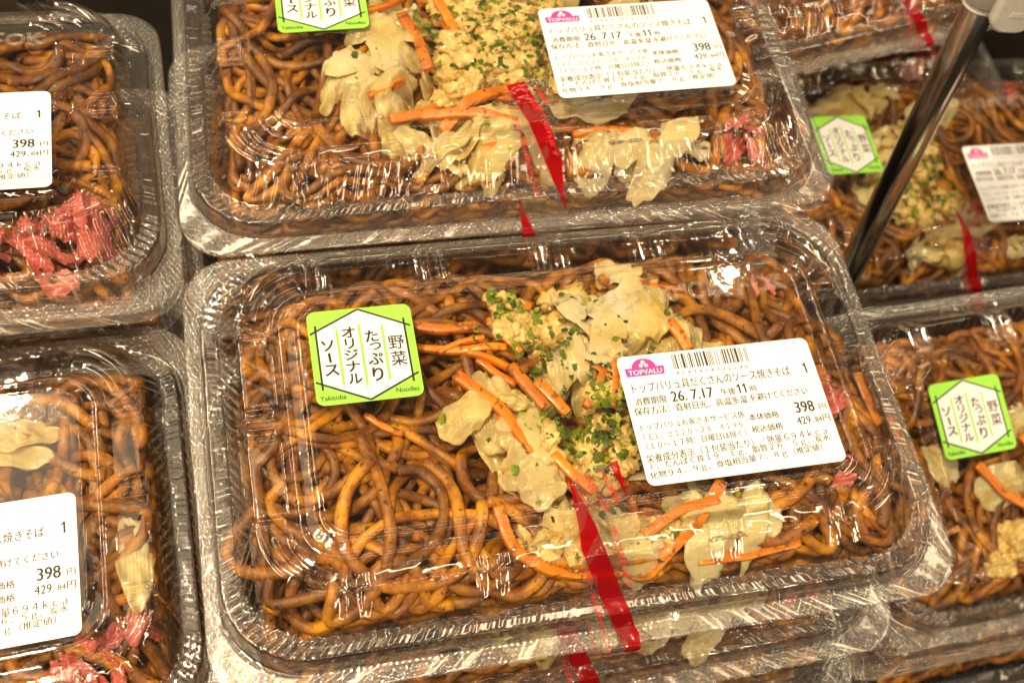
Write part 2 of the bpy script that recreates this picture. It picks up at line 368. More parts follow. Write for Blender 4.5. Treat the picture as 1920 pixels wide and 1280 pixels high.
def bead(b0, b1, h, n=7):
    """a rounded bead pressed into the sheet between two outlines"""
    out = []
    for k in range(1, n+1):
        t = (1-math.cos(math.pi*k/n))/2; out.append(('edge', 1, tuple(b0[i]+(b1[i]-b0[i])*t for i in range(5))+(b0[5]+(b1[5]-b0[5])*t+h*math.sin(math.pi*k/n),)))
    return out
lid_keys = [
 ('edge', 1, (-108.6, 108.6, -68.0, 68.0, 15.0, -0.5)),
 ('edge', 1, (-108.5, 108.5, -67.9, 67.9, 15.0, 0.0)),
 ('flange', 24, (-105.0, 105.0, -62.6, 64.0, 23.0, 0.0)),
 ('edge', 1, (-104.7, 104.7, -62.2, 63.7, 23.0, 0.2)),
 ('drop', 8, (-103.9, 103.9, -60.9, 62.9, 23.0, 5.4)),
 ('edge', 1, (-103.5, 103.5, -60.5, 62.5, 22.6, 6.0)),
 ('ledge', 6, (-99.6, 99.6, -57.4, 60.2, 21.5, 6.0)),
 ('scallop', 6, (-98.6, 98.6, -55.6, 59.5, 21.0, 5.8)),
 ('wall', 16, (-94.2, 94.2, -47.0, 57.0, 20.0, 14.6)),
 ('crest', 4, (-93.2, 93.2, -45.9, 56.0, 19.2, 15.5)),
 ('crest', 2, (-92.4, 92.4, -45.0, 55.2, 18.6, 15.75)),
 ('shelf', 16, (-84.2, 84.8, -41.6, 43.8, 12.5, 15.9)),
 ('edge', 1, (-83.4, 84.0, -41.0, 43.1, 12.0, 16.3)),
 ('step', 3, (-82.2, 83.0, -39.9, 42.0, 11.5, 19.0)),
 *bead((-82.2, 83.0, -39.9, 42.0, 11.5, 19.0), (-80.4, 81.2, -38.2, 40.4, 10.6, 19.3), 0.7),
 ('panel', 5, (-77.0, 78.2, -35.2, 38.8, 9.0, 19.6)),
 *bead((-77.0, 78.2, -35.2, 38.8, 9.0, 19.6), (-75.2, 76.5, -33.2, 37.2, 8.1, 20.1), 0.65),
 ('edge', 1, (-75.0, 76.3, -33.0, 37.0, 8.0, 20.15)),
 ('edge', 1, (-74.8, 76.1, -32.8, 36.8, 8.0, 20.15))]
rg, zn = build_rings(lid_keys)
LID_ME = lofted(rg, zn, lid_disp, 'lid', M_LID)

def tray_disp(zone, t, XY, k):
    d = np.zeros(NPER); dz = np.zeros(NPER); cor = SID % 2 == 1
    if zone == 'flange':
        w = math.sin(math.pi*t)**0.4 if 0 < t < 1 else 0
        dz += 0.05*NZ2
    if zone == 'wall':
        w = math.sin(math.pi*t); d += 0.35*w*np.cos(2*np.pi*PER/5.2)+0.1*NZ2*w
    return d, dz
tray_keys = [
 ('edge', 1, (-108.8, 108.8, -68.2, 68.2, 15.0, -0.6)),
 ('edge', 1, (-108.7, 108.7, -68.1, 68.1, 15.0, -0.2)),
 ('flange', 14, (-105.4, 105.4, -63.0, 64.5, 23.0, -0.2)),
 ('edge', 2, (-103.4, 103.4, -60.4, 62.0, 22.0, -1.6)),
 ('wall', 9, (-94.0, 94.0, -53.0, 54.0, 18.0, -22.0)),
 ('edge', 3, (-91.0, 91.0, -50.0, 51.0, 15.0, -23.8))]
rg, zn = build_rings(tray_keys)
TRAY_ME = lofted(rg, zn, tray_disp, 'tray', M_TRAY)

# ------------------------------------------------------------------ lettering
def text_mesh(body, off=0.0, res=3, fill=True, bevel=0.0):
    c = bpy.data.curves.new('t', 'FONT'); c.body = body; c.offset = off; c.resolution_u = res
    if not fill: c.fill_mode = 'NONE'; c.bevel_depth = bevel; c.bevel_resolution = 1
    o = bpy.data.objects.new('t', c); COL.objects.link(o)
    bpy.context.view_layer.update()
    me = bpy.data.meshes.new_from_object(o.evaluated_get(bpy.context.evaluated_depsgraph_get()))
    V = np.array([v.co[:] for v in me.vertices]).reshape(-1, 3); F = [tuple(p.vertices) for p in me.polygons]
    bpy.data.objects.remove(o); bpy.data.curves.remove(c); bpy.data.meshes.remove(me)
    return V, F
class Acc:
    def __init__(s): s.V = []; s.F = []; s.m = []; s.n = 0
    def add(s, V, F, mi=0):
        V = np.asarray(V, float); s.V.append(V); s.F += [tuple(int(i)+s.n for i in f) for f in F]; s.m += [mi]*len(F); s.n += len(V)
    def mesh(s, name, mats, smooth=False):
        return mesh_np(name, np.concatenate(s.V), s.F, None, smooth, mats, s.m)
ONE = [(0.38, 0.0), (0.72, 0.0), (0.72, 1.0), (0.42, 1.0), (0.05, 0.80), (0.05, 0.64), (0.38, 0.79)]
def put_one(acc, x0, x1, y0, h, z, mi=0): acc.add([(x0+(x1-x0)*u, y0+h*v, z) for u, v in ONE], [tuple(range(len(ONE)))], mi)
def put_text(acc, body, x0, x1, y0, y1, h, off=0.0, z=0.0, mi=0):
    V, F = text_mesh(body, 0.0)
    if len(V) == 0: return
    mn, mx = V.min(0), V.max(0); V = V.copy()
    u = (V[:, 0]-mn[0])/(mx[0]-mn[0]); v = (V[:, 1]-mn[1])/(mx[1]-mn[1])
    b = off*h*0.9; k = 1 if off <= 0.002 else (2 if off < 0.017 else 4)
    for q in range(k):
        sx = (q/(k-1)-0.5)*2*b if k > 1 else 0.0
        acc.add(np.c_[x0+(x1-x0)*u+sx, y0+(y1-y0)*u+h*v, np.full(len(V), z+0.003*q)], F, mi)
def put_box_text(acc, body, cx, cy_, w, h, off, z, mi=0, ang=0.0):
    V, F = text_mesh(body, 0.0); mn, mx = V.min(0), V.max(0); mid = (mn+mx)/2
    P = (V-mid)[:, :2]/(mx-mn)[:2]*[w, h]; c, s_ = math.cos(ang), math.sin(ang)
    for q, (sx, sy) in enumerate(((-1, -0.5), (1, -0.5), (-1, 0.5), (1, 0.5), (0, 0))):
        acc.add(np.c_[cx+P[:, 0]*c-P[:, 1]*s_+sx*off*h, cy_+P[:, 0]*s_+P[:, 1]*c+sy*off*h, np.full(len(V), z+0.003*q)], F, mi)
def rrect(x0, y0, x1, y1, r, n=8):
    pts = []
    for cx, cy_, a0 in ((x1-r, y1-r, 0), (x0+r, y1-r, 90), (x0+r, y0+r, 180), (x1-r, y0+r, 270)):
        for k in range(n+1): a = math.radians(a0+90*k/n); pts.append((cx+r*math.cos(a), cy_+r*math.sin(a)))
    return pts
def slab(pts, z0, z1):
    n = len(pts); V = [(x, y, z0) for x, y in pts]+[(x, y, z1) for x, y in pts]
    F = [tuple(range(n, 2*n)), tuple(range(n-1, -1, -1))]+[(k, (k+1) % n, n+(k+1) % n, n+k) for k in range(n)]
    return V, F
def quadstrip(p, q, w, z):
    p, q = np.array(p, float), np.array(q, float); d = (q-p)/np.linalg.norm(q-p); n = np.array([-d[1], d[0]])*w/2
    return [(*(p+n), z), (*(p-n), z), (*(q-n), z), (*(q+n), z)], [(0, 1, 2, 3)]

# price label (origin at its upper left corner, 60.3 x 40.6 mm)
a = Acc(); a.add(*slab(rrect(0, -40.6, 60.3, 0, 2.2), 0.0, 0.12)); LABEL_ME = a.mesh('price_label', [M_PAPER])
a = Acc(); z = 0.15
for s, x0, x1, y0, y1, h, off in (
    ('4 5 4 9 4 1 4 7 3 2 1 4 6', 16.83, 39.46, -7.63, -8.05, 1.14, 0.0),
    ('トップバリュ具だくさんのソース焼きそば', 2.52, 51.9, -12.1, -11.9, 3.1, 0.012),
    ('1', 56.2, 57.6, -11.7, -11.7, 3.3, 0.014),
    ('消費期限', 2.16, 11.97, -16.1, -16.0, 2.45, 0.018),
    ('26. 7.17', 13.53, 26.35, -16.05, -16.05, 3.3, 0.03),
    ('午後', 28.75, 33.29, -16.0, -16.0, 2.35, 0.018),
    ('11', 33.8, 37.1, -15.8, -15.8, 2.95, 0.018),
    ('時', 37.88, 40.03, -15.8, -15.8, 2.05, 0.018),
    ('保存方法：直射日光、高温多湿', 1.4, 35.97, -19.1, -19.1, 2.45, 0.018),
    ('を避けてください', 36.97, 55.28, -18.9, -18.55, 2.4, 0.018),
    ('398', 49.76, 55.64, -24.15, -24.15, 3.5, 0.03),
    ('円', 57.2, 59.4, -24.0, -24.0, 1.95, 0.018),
    ('429.', 49.0, 53.9, -27.9, -27.9, 2.44, 0.018),
    ('84', 54.75, 56.83, -27.7, -27.7, 1.65, 0.018),
    ('円', 57.16, 59.4, -27.8, -27.8, 2.25, 0.018),
    ('トップバリュお客さまサービス係', 1.98, 33.73, -24.0, -23.55, 2.15, 0.014),
    ('本体価格', 34.88, 44.18, -24.9, -24.85, 2.25, 0.018),
    ('ＴＥＬ．０１２０－２８－４１９６', 1.75, 32.36, -26.9, -26.3, 1.72, 0.010),
    ('（１０～１７時：日曜日は除く）', 2.3, 32.7, -29.95, -29.35, 2.25, 0.012),
    ('税込価格', 34.57, 44.23, -28.75, -28.6, 2.25, 0.018),
    ('栄養成分表示（１包装当たり）／熱量６９４ｋｃａ', 1.36, 57.03, -33.9, -32.0, 2.6, 0.014),
    ('ｌ、たんぱく質１９．１ｇ、脂質２６．５ｇ、炭水', 2.13, 57.26, -36.3, -34.3, 2.5, 0.014),
    ('化物９４．９ｇ、食塩相当量７．８ｇ（推定値）', 1.25, 54.03, -39.0, -36.9, 2.55, 0.014)):
    if s in ('1', '11'):
        for q in range(len(s)): put_one(a, x0+1.75*q, x0+1.75*q+1.6, y0, h, z)
    else: put_text(a, s, x0, x1, y0, y1, h, off, z)
PRINT_ME = a.mesh('print', [M_INK])
a = Acc()
codeL = {'0': '0001101', '1': '0011001', '2': '0010011', '3': '0111101', '4': '0100011', '5': '0110001', '6': '0101111', '7': '0111011', '8': '0110111', '9': '0001011'}
inv = lambda s: ''.join('1' if c == '0' else '0' for c in s)
num = '4549414732146'; par = {'4': 'LGLLGG'}[num[0]]
bits = '101'+''.join(codeL[c] if p == 'L' else inv(codeL[c])[::-1] for c, p in zip(num[1:7], par))+'01010'+''.join(inv(codeL[c]) for c in num[7:])+'101'
w_ = (40.3-16.8)/95
for k, b in enumerate(bits):
    if b == '1': x = 16.8+k*w_; a.add([(x, -5.8, z), (x+w_*0.97, -5.8, z), (x+w_*0.97, -0.9, z), (x, -0.9, z)], [(0, 1, 2, 3)])
BARCODE_ME = a.mesh('barcode', [M_INK])
a = Acc()
a.add([(2.0, -6.75, z), (13.5, -6.75, z), (13.85, -4.0, z), (1.7, -4.0, z)], [(0, 1, 2, 3)], 0)
arc = [(7.75+3.7*math.cos(t), -4.0+2.85*math.sin(t), z) for t in np.linspace(0, math.pi, 21)]
a.add(arc, [tuple(range(21))], 0)
put_text(a, 'TOPVALU', 2.7, 12.9, -6.3, -6.3, 1.55, 0.015, z+0.03, 1)
for fx, fy in ((7.75, -2.35), (6.95, -3.45), (8.55, -3.45)):
    for q in range(5):
        an = math.pi/2+q*2*math.pi/5; px, py = fx+0.36*math.cos(an), fy+0.36*math.sin(an)
        a.add([(px+0.3*math.cos(t), py+0.3*math.sin(t), z+0.03) for t in np.linspace(0, 2*math.pi, 9)[:-1]], [tuple(range(8))], 1)
for q, ch in enumerate('HEALTH AND TRUST'[:0]): pass
LOGO_ME = a.mesh('logo', [M_PINK, M_PAPER])

# green product sticker (origin at its upper left corner, 30 x 30 mm)
a = Acc(); a.add(*slab(rrect(0, -30, 30, 0, 2.4), 0.0, 0.12)); STICK_ME = a.mesh('product_sticker', [M_GREEN])
a = Acc(); hx = [(14.75, -0.42), (27.5, -6.5), (27.6, -23.45), (14.95, -29.57), (2.12, -23.44), (2.12, -6.5)]
a.add([(x, y, 0.15) for x, y in hx[::-1]], [tuple(range(6))], 0)
for p, q in ((hx[5], hx[0]), (hx[0], hx[1]), (hx[1], hx[2]), (hx[2], hx[3]), (hx[3], hx[4]), (hx[4], hx[5])):
    d = Vector((q[0]-p[0], q[1]-p[1])).normalized()
    e0 = 0 if p in (hx[0], hx[3]) else 1.9; e1 = 0 if q in (hx[0], hx[3]) else 1.9
    a.add(*quadstrip((p[0]-d.x*e0, p[1]-d.y*e0), (q[0]+d.x*e1, q[1]+d.y*e1), 0.62, 0.18), 1)
for (x0, y0), (x1, y1) in (((8.0, -6.3), (8.1, -24.2)), ((14.5, -5.3), (14.6, -25.2)), ((21.0, -6.2), (21.1, -24.0))):
    a.add(*quadstrip((x0, y0), (x1, y1), 0.72, 0.18), 2)
for ch, gx, gy, w, h in (('野', 24.4, -12.4, 4.4, 4.3), ('菜', 24.45, -17.6, 4.4, 4.6), ('た', 17.75, -9.6, 3.7, 3.7), ('っ', 18.35, -13.0, 3.1, 2.3), ('ぷ', 17.9, -17.0, 4.1, 3.7), ('り', 17.9, -21.9, 2.9, 4.2),
    ('オ', 11.25, -7.7, 3.8, 3.4), ('リ', 11.2, -11.4, 2.5, 3.2), ('ジ', 11.3, -15.0, 3.7, 3.3), ('ナ', 11.4, -18.7, 3.8, 3.3), ('ル', 11.45, -22.6, 3.7, 3.1),
    ('ソ', 4.95, -11.4, 3.3, 3.4), ('ー', 5.15, -15.3, 0.75, 3.0), ('ス', 5.3, -19.3, 3.8, 3.4)):
    if ch == 'ー': a.add(*quadstrip((gx-0.1, gy+h/2), (gx+0.1, gy-h/2), 0.75, 0.21), 1)
    else: put_box_text(a, ch, gx, gy, w, h, 0.012 if ch in '野菜' else 0.030, 0.21, 1)
put_text(a, 'Yakisoba', 1.08, 8.2, -28.6, -28.6, 1.55, 0.02, 0.2, 1); put_text(a, 'Noodles', 22.3, 28.8, -28.35, -28.35, 1.5, 0.02, 0.2, 1)
SPRINT_ME = a.mesh('print', [M_HEXW, M_INK, M_BAR])

# lettering embossed in the lid, as raised outlines
a = Acc(); V, F = text_mesh('レンジ110℃以下OK', 0.0, 3, False, 0.028); mn, mx = V.min(0), V.max(0)
u = (V[:, 0]-mn[0])/(mx[0]-mn[0]); v = (V[:, 1]-mn[1])/(mx[1]-mn[1])
sz = (mx[0]-mn[0])
a.add(np.c_[6.0+68.0*u, 25.5+1.2*u+7.2*v, 20.2+V[:, 2]*68.0/sz], F)
EMB_ME = a.mesh('embossed_lettering', [M_EMB], True)

# sealing tape over the front, following the lid's profile
TP = np.array([(-25.5, 20.5), (-33.5, 20.5), (-40.2, 19.6), (-46.6, 16.2), (-56.8, 7.4), (-60.8, 6.6), (-63.6, 1.6), (-68.6, 0.75), (-69.3, 0.1), (-69.4, -1.4), (-67.0, -2.4)], float)
seg = np.r_[0, np.cumsum(np.hypot(*np.diff(TP, axis=0).T))]; TLEN = seg[-1]
def tape_map(u, v, lift=0.0):
    """u across 0..15 mm, v along the tape"""
    y = np.interp(v, seg, TP[:, 0]); zz = np.interp(v, seg, TP[:, 1])
    dy = np.interp(v+0.6, seg, TP[:, 0])-np.interp(v-0.6, seg, TP[:, 0]); dz = np.interp(v+0.6, seg, TP[:, 1])-np.interp(v-0.6, seg, TP[:, 1])
    n = np.hypot(dy, dz)+1e-9
    x = -8.3+u+0.02*v*0
    yy = y+np.where(v < 6, (u/15.0)*3.2*(1-v/6.0), 0)
    return np.c_[x, yy+(dz/n)*lift, zz+(-dy/n)*lift]
def tape_meshes(phase, nm):
    nu, nv = 24, 110
    U, Vv = np.meshgrid(np.linspace(0, 15, nu), np.linspace(0, TLEN, nv)); u = U.ravel(); v = Vv.ravel()
    W = np.array([mnoise.noise(Vector((a_*0.25, b_*0.12, phase))) for a_, b_ in zip(u, v)])*0.4+0.42
    P = tape_map(u, v, W)
    i = np.arange(nv-1)[:, None]*nu+np.arange(nu-1)[None, :]; i = i.ravel()
    F = np.c_[i, i+1, i+nu+1, i+nu]
    tape = mesh_np('sealing_tape', P, F, M_TAPE)
    sv = np.linspace(0, TLEN, 160); acc = Acc()
    for k in range(-1, 3):
        ur = 0.31*(sv+phase)+0.3-19.0*k; ul = 0.33*(sv+phase-20)-19.0*k
        lo = np.clip(ul, 0, 15); hi = np.clip(ur, 0, 15)
        nn = 8
        cols = [tape_map(lo+(hi-lo)*q/nn, sv, 0.5+0.0*sv) for q in range(nn+1)]
        A_ = np.stack(cols, 1).reshape(-1, 3)
        Fq = [(r*(nn+1)+q, r*(nn+1)+q+1, (r+1)*(nn+1)+q+1, (r+1)*(nn+1)+q) for r in range(159) for q in range(nn) if (hi-lo)[r] > 0.02 and (hi-lo)[r+1] > 0.02]
        if Fq: acc.add(A_, Fq)
    stripe = acc.mesh('red_stripe', [M_STRIPE], True)
    acc = Acc()
    for body, u0, v0, u1, v1, h in (('このテープは天然素材を使っています', 1.4, 26-phase*0.6, 6.0, 26-phase*0.6+26, 1.7), ('手で切れます', 9.5, 15-phase*0.3, 13.2, 33-phase*0.3, 1.8), ('このテープは天然', 5.4, 0.5, 8.6, 11, 1.7), ('天然素材', 9.3, -0.5, 12.4, 9, 1.5)):
        V, F = text_mesh(body, 0.015); mn, mx = V.min(0), V.max(0)
        s = (V[:, 0]-mn[0])/(mx[0]-mn[0]); q = (V[:, 1]-mn[1])/(mx[1]-mn[1])
        uu = u0+(u1-u0)*s+(q-0.5)*h; vv = v0+(v1-v0)*s
        ok = (vv > 0.2) & (vv < TLEN-0.3)
        P = tape_map(np.clip(uu, 0, 15), np.clip(vv, 0.2, TLEN-0.3), 0.55)
        acc.add(P, [f for f in F if all(ok[list(f)])])
    prt = acc.mesh('print', [M_RED])
    return tape, stripe, prt
TAPES = {k: tape_meshes(k, k) for k in (0.0, 21.0)}

# ------------------------------------------------------------------ pack assembly
def pose(x, y, z, rx=0.0, ry=0.0, yaw=0.0):
    v = Vector((rx, ry, 0)); ang = v.length
    Rt = Matrix.Rotation(ang, 4, v.normalized()) if ang > 1e-9 else Matrix.Identity(4)
    return T(x, y, z) @ Rt @ Matrix.Rotation(yaw, 4, 'Z')
ROOTS = []
def root(name, M):
    o = bpy.data.objects.new(name, None); COL.objects.link(o); o.empty_display_size = 0.01
    o.matrix_world = M; ROOTS.append(o); return o
PACK_GROUP = 'clear plastic packs of fried noodles'
def pack(M, label, lab=(0, 0), stk=(0, 0), phase=0.0, tape=True, gap=0.8, tray_tilt=(0, 0), full=True, emb=True, tape_dx=0.0):
    r = root('noodle_pack', M); tag(r, label, 'food pack', PACK_GROUP)
    lid = link('lid', LID_ME, r)
    link('tray', TRAY_ME, r, Matrix.Translation((0, 0, -gap*MM)) @ Matrix.Rotation(tray_tilt[0], 4, 'X') @ Matrix.Rotation(tray_tilt[1], 4, 'Y'))
    if emb: link('embossed_lettering', EMB_ME, lid)
    if full:
        pl = link('price_label', LABEL_ME, r, T(13.8+lab[0], 9.7+lab[1], 20.22))
        link('print', PRINT_ME, pl); link('barcode', BARCODE_ME, pl); link('logo', LOGO_ME, pl)
        st = link('product_sticker', STICK_ME, r, T(-73.4+stk[0], 34.6+stk[1], 20.22))
        link('print', SPRINT_ME, st)
    if not tape: return r
    tp, sp, pp = TAPES[phase]
    t = link('sealing_tape', tp, r, T(tape_dx, 0)); link('red_stripe', sp, t); link('print', pp, t)
    return r

# ------------------------------------------------------------------ food
def zlid(x, y):
    l = np.interp(x, [-104, -99.5, -94.2, -84.2, -82], [4.6, 5.2, 14.0, 15.2, 19.0]); r = np.interp(-x, [-104, -99.5, -94.2, -84.8, -83], [4.6, 5.2, 14.0, 15.2, 19.0])
    f = np.interp(y, [-61, -57, -47, -41.6, -39.9], [4.6, 5.2, 14.0, 15.2, 19.0]); b = np.interp(-y, [-63, -60, -57, -43.8, -42], [4.6, 5.2, 14.0, 15.2, 19.0])
    return np.minimum(np.minimum(l, r), np.minimum(f, b))
def zfloor(x, y):
    l = np.interp(x, [-103, -94], [-1.5, -22.0]); r = np.interp(-x, [-103, -94], [-1.5, -22.0]); f = np.interp(y, [-60, -53], [-1.5, -22.0]); b = np.interp(-y, [-62, -54], [-1.5, -22.0])
    return np.maximum(np.maximum(l, r), np.maximum(f, b))
GX0, GY0, GW, GH = -110, -72, 221, 145
gx, gy = np.meshgrid(np.arange(GW)+GX0, np.arange(GH)+GY0)
def gi(x, y): return int(min(GH-1, max(0, round(y-GY0)))), int(min(GW-1, max(0, round(x-GX0))))
def blur(H, n):
    for _ in range(n):
        H = (H+np.roll(H, 1, 0)+np.roll(H, -1, 0)+np.roll(H, 1, 1)+np.roll(H, -1, 1))/5
    return H
def maxf(H, n):
    for _ in range(n):
        H = np.maximum.reduce([H, np.roll(H, 1, 0), np.roll(H, -1, 0), np.roll(H, 1, 1), np.roll(H, -1, 1)])
    return H
def tube(P, rad, ns=8, flatk=1.0):
    """P (n,3) mm; returns V,F with closed ends"""
    P = np.asarray(P, float); n = len(P); Tn = np.gradient(P, axis=0); Tn /= np.linalg.norm(Tn, axis=1)[:, None]+1e-9
    B = np.cross(Tn, [0, 0, 1.0]); bl = np.linalg.norm(B, axis=1)
    for k in range(n):
        if bl[k] < 0.15: B[k] = B[k-1] if k else (1, 0, 0)
    B /= np.linalg.norm(B, axis=1)[:, None]+1e-9; U = np.cross(B, Tn)
    a_ = np.linspace(0, 2*np.pi, ns, endpoint=False); rad = np.broadcast_to(rad, (n,))
    V = P[:, None, :]+rad[:, None, None]*(np.cos(a_)[None, :, None]*B[:, None, :]+flatk*np.sin(a_)[None, :, None]*U[:, None, :])
    V = V.reshape(-1, 3); i = np.arange(ns); j = (i+1) % ns
    F = np.concatenate([np.c_[k*ns+i, k*ns+j, (k+1)*ns+j, (k+1)*ns+i] for k in range(n-1)])
    V = np.concatenate([V, [P[0], P[-1]]]); c0, c1 = n*ns, n*ns+1
    caps = np.concatenate([np.c_[j, i, np.full(ns, c0), np.full(ns, c0)], np.c_[(n-1)*ns+i, (n-1)*ns+j, np.full(ns, c1), np.full(ns, c1)]])
    return V, F, caps
def tube_faces(F, caps): return [tuple(f) for f in F]+[tuple(f[:3]) for f in caps]

class Heap:
    """a height field the food is laid into, piece by piece"""
    def __init__(s, seed, tgt):
        s.r = random.Random(seed); s.H = zfloor(gx, gy).astype(float); s.tgt = np.minimum(tgt(gx, gy), zlid(gx, gy)-2.6); s.strands = []
        s.inside = (np.abs(gx) < 90) & (gy > -50) & (gy < 50)
    def raise_(s, x, y, rad, z):
        i, j = gi(x, y); k = int(math.ceil(rad)); i0, i1, j0, j1 = max(0, i-k), min(GH, i+k+1), max(0, j-k), min(GW, j+k+1)
        d2 = (gx[i0:i1, j0:j1]-x)**2+(gy[i0:i1, j0:j1]-y)**2
        top = np.where(d2 < rad*rad, z-rad+np.sqrt(np.clip(rad*rad-d2, 0, None)), -99)
        s.H[i0:i1, j0:j1] = np.maximum(s.H[i0:i1, j0:j1], top+0.0)
    def support(s, x, y, rad):
        i, j = gi(x, y); k = max(1, int(rad*0.8)); return s.H[max(0, i-k):i+k+1, max(0, j-k):j+k+1].max()
    def path2d(s, x, y, th, n, step):
        r = s.r; pts = [(x, y)]; kap = r.gauss(0, 0.05); tgtk = kap
        for q in range(n):
            if r.random() < 0.05: tgtk = r.choice((r.gauss(0, 0.03), r.gauss(0, 0.07), r.choice((-1, 1))*r.uniform(0.05, 0.16)))
            best = None
            for dk in (-0.05, 0.0, 0.05):
                k2 = kap*0.9+tgtk*0.1+dk*0.5; t2 = th+k2*step
                px, py = x+math.cos(t2)*step*4, y+math.sin(t2)*step*4
                i, j = gi(px, py); c = (s.H[i, j]-s.tgt[i, j])*0.03+abs(dk)*1.5+r.random()*0.12
                if s.tgt[i, j] < 2: c += 1.2
                if abs(px) > 88: c += (abs(px)-88)*0.4
                if py < -48: c += (-48-py)*0.4
                if py > 48: c += (py-48)*0.4
                if best is None or c < best[0]: best = (c, k2, t2)
            kap, th = best[1], best[2]
            # turn hard at the walls
            nx, ny = x+math.cos(th)*step, y+math.sin(th)*step
            tries = 0
            while (abs(nx) > 92 or ny < -52 or ny > 52) and tries < 24:
                cross = math.cos(th)*(-y)-math.sin(th)*(-x); th += 0.22 if cross > 0 else -0.22; nx, ny = x+math.cos(th)*step, y+math.sin(th)*step; tries += 1
            x, y = nx, ny; pts.append((x, y))
        return pts
    def drape(s, pts, rad, slope=1.1, squash=0.8, lo=None):
        P = np.array(pts); zz = np.array([s.support(px, py, rad) for px, py in pts])+rad*squash
        ds = np.r_[0, np.hypot(*np.diff(P, axis=0).T)]
        for q in range(1, len(zz)): zz[q] = max(zz[q], zz[q-1]-slope*ds[q])
        for q in range(len(zz)-2, -1, -1): zz[q] = max(zz[q], zz[q+1]-slope*ds[q+1])
        k = np.array([1, 2, 3, 2, 1.0]); k /= k.sum()
        zs = np.convolve(np.r_[zz[0], zz[0], zz, zz[-1], zz[-1]], k, 'valid'); zz = zs+0.25*(np.maximum(zz, zs)-zs)
        zz = np.minimum(zz, zlid(P[:, 0], P[:, 1])-rad-0.35)
        return np.c_[P, zz]
    def lay_noodles(s, count, rad=1.68):
        for q in range(count):
            defi = np.where(s.inside, np.clip(s.tgt-s.H, 0, None), 0)**1.5
            tot = defi.sum()
            if tot < 1: break
            k = np.searchsorted(np.cumsum(defi.ravel()), s.r.random()*tot); i, j = divmod(int(min(k, GH*GW-1)), GW)
            n = s.r.randint(40, 110); r_ = rad*s.r.uniform(0.84, 1.18)
            pts = s.path2d(j+GX0+s.r.random(), i+GY0+s.r.random(), s.r.uniform(0, 6.28), n, 1.9)
            P = s.drape(pts, r_); s.lay(P, r_)
    def lay_top(s, count, rad=1.78):
        for q in range(count):
            x, y = s.r.uniform(-90, 90), s.r.uniform(-50, 52)
            if s.tgt[gi(x, y)] < 7: continue
            r_ = rad*s.r.uniform(0.92, 1.12); pts = s.path2d(x, y, s.r.uniform(0, 6.28), s.r.randint(22, 60), 1.9)
            s.lay(s.drape(pts, r_, slope=0.30), r_)
    def lay(s, P, r_):
        # resample finely for a smooth tube
        n = len(P); t = np.arange(n); tt = np.linspace(0, n-1, int(n*1.3)); Q = np.c_[[np.interp(tt, t, P[:, c]) for c in range(3)]].T
        k = np.array([1, 2, 1.0])/4
        for c in range(3): Q[1:-1, c] = np.convolve(Q[:, c], k, 'valid')
        w = 1+0.06*np.sin(np.linspace(0, s.r.uniform(6, 25), len(Q))+s.r.random()*6)
        s.strands.append((Q, r_*w))
        for px, py, pz in P: s.raise_(px, py, r_, pz)

def emit_noodles(h, keep=100):
    """the strands on top as single meshes, the ones buried under them as one mesh"""
    score = [(np.mean(Q[:, 2]), k) for k, (Q, _) in enumerate(h.strands)]
    order = list(range(len(h.strands)))[::-1]
    top = order[:keep]; rest = order[keep:]
    singles = []
    for k in top:
        V, F, caps = tube(*h.strands[k], flatk=0.80); F4 = np.concatenate([F, caps]); singles.append(mesh_np('noodle', V, tube_faces(F, caps), M_NOODLE))
    acc = Acc()
    for k in rest:
        V, F, caps = tube(*h.strands[k], ns=7, flatk=0.80); acc.add(V, tube_faces(F, caps))
    return singles, (acc.mesh('noodles', [M_NOODLE], True) if rest else None)

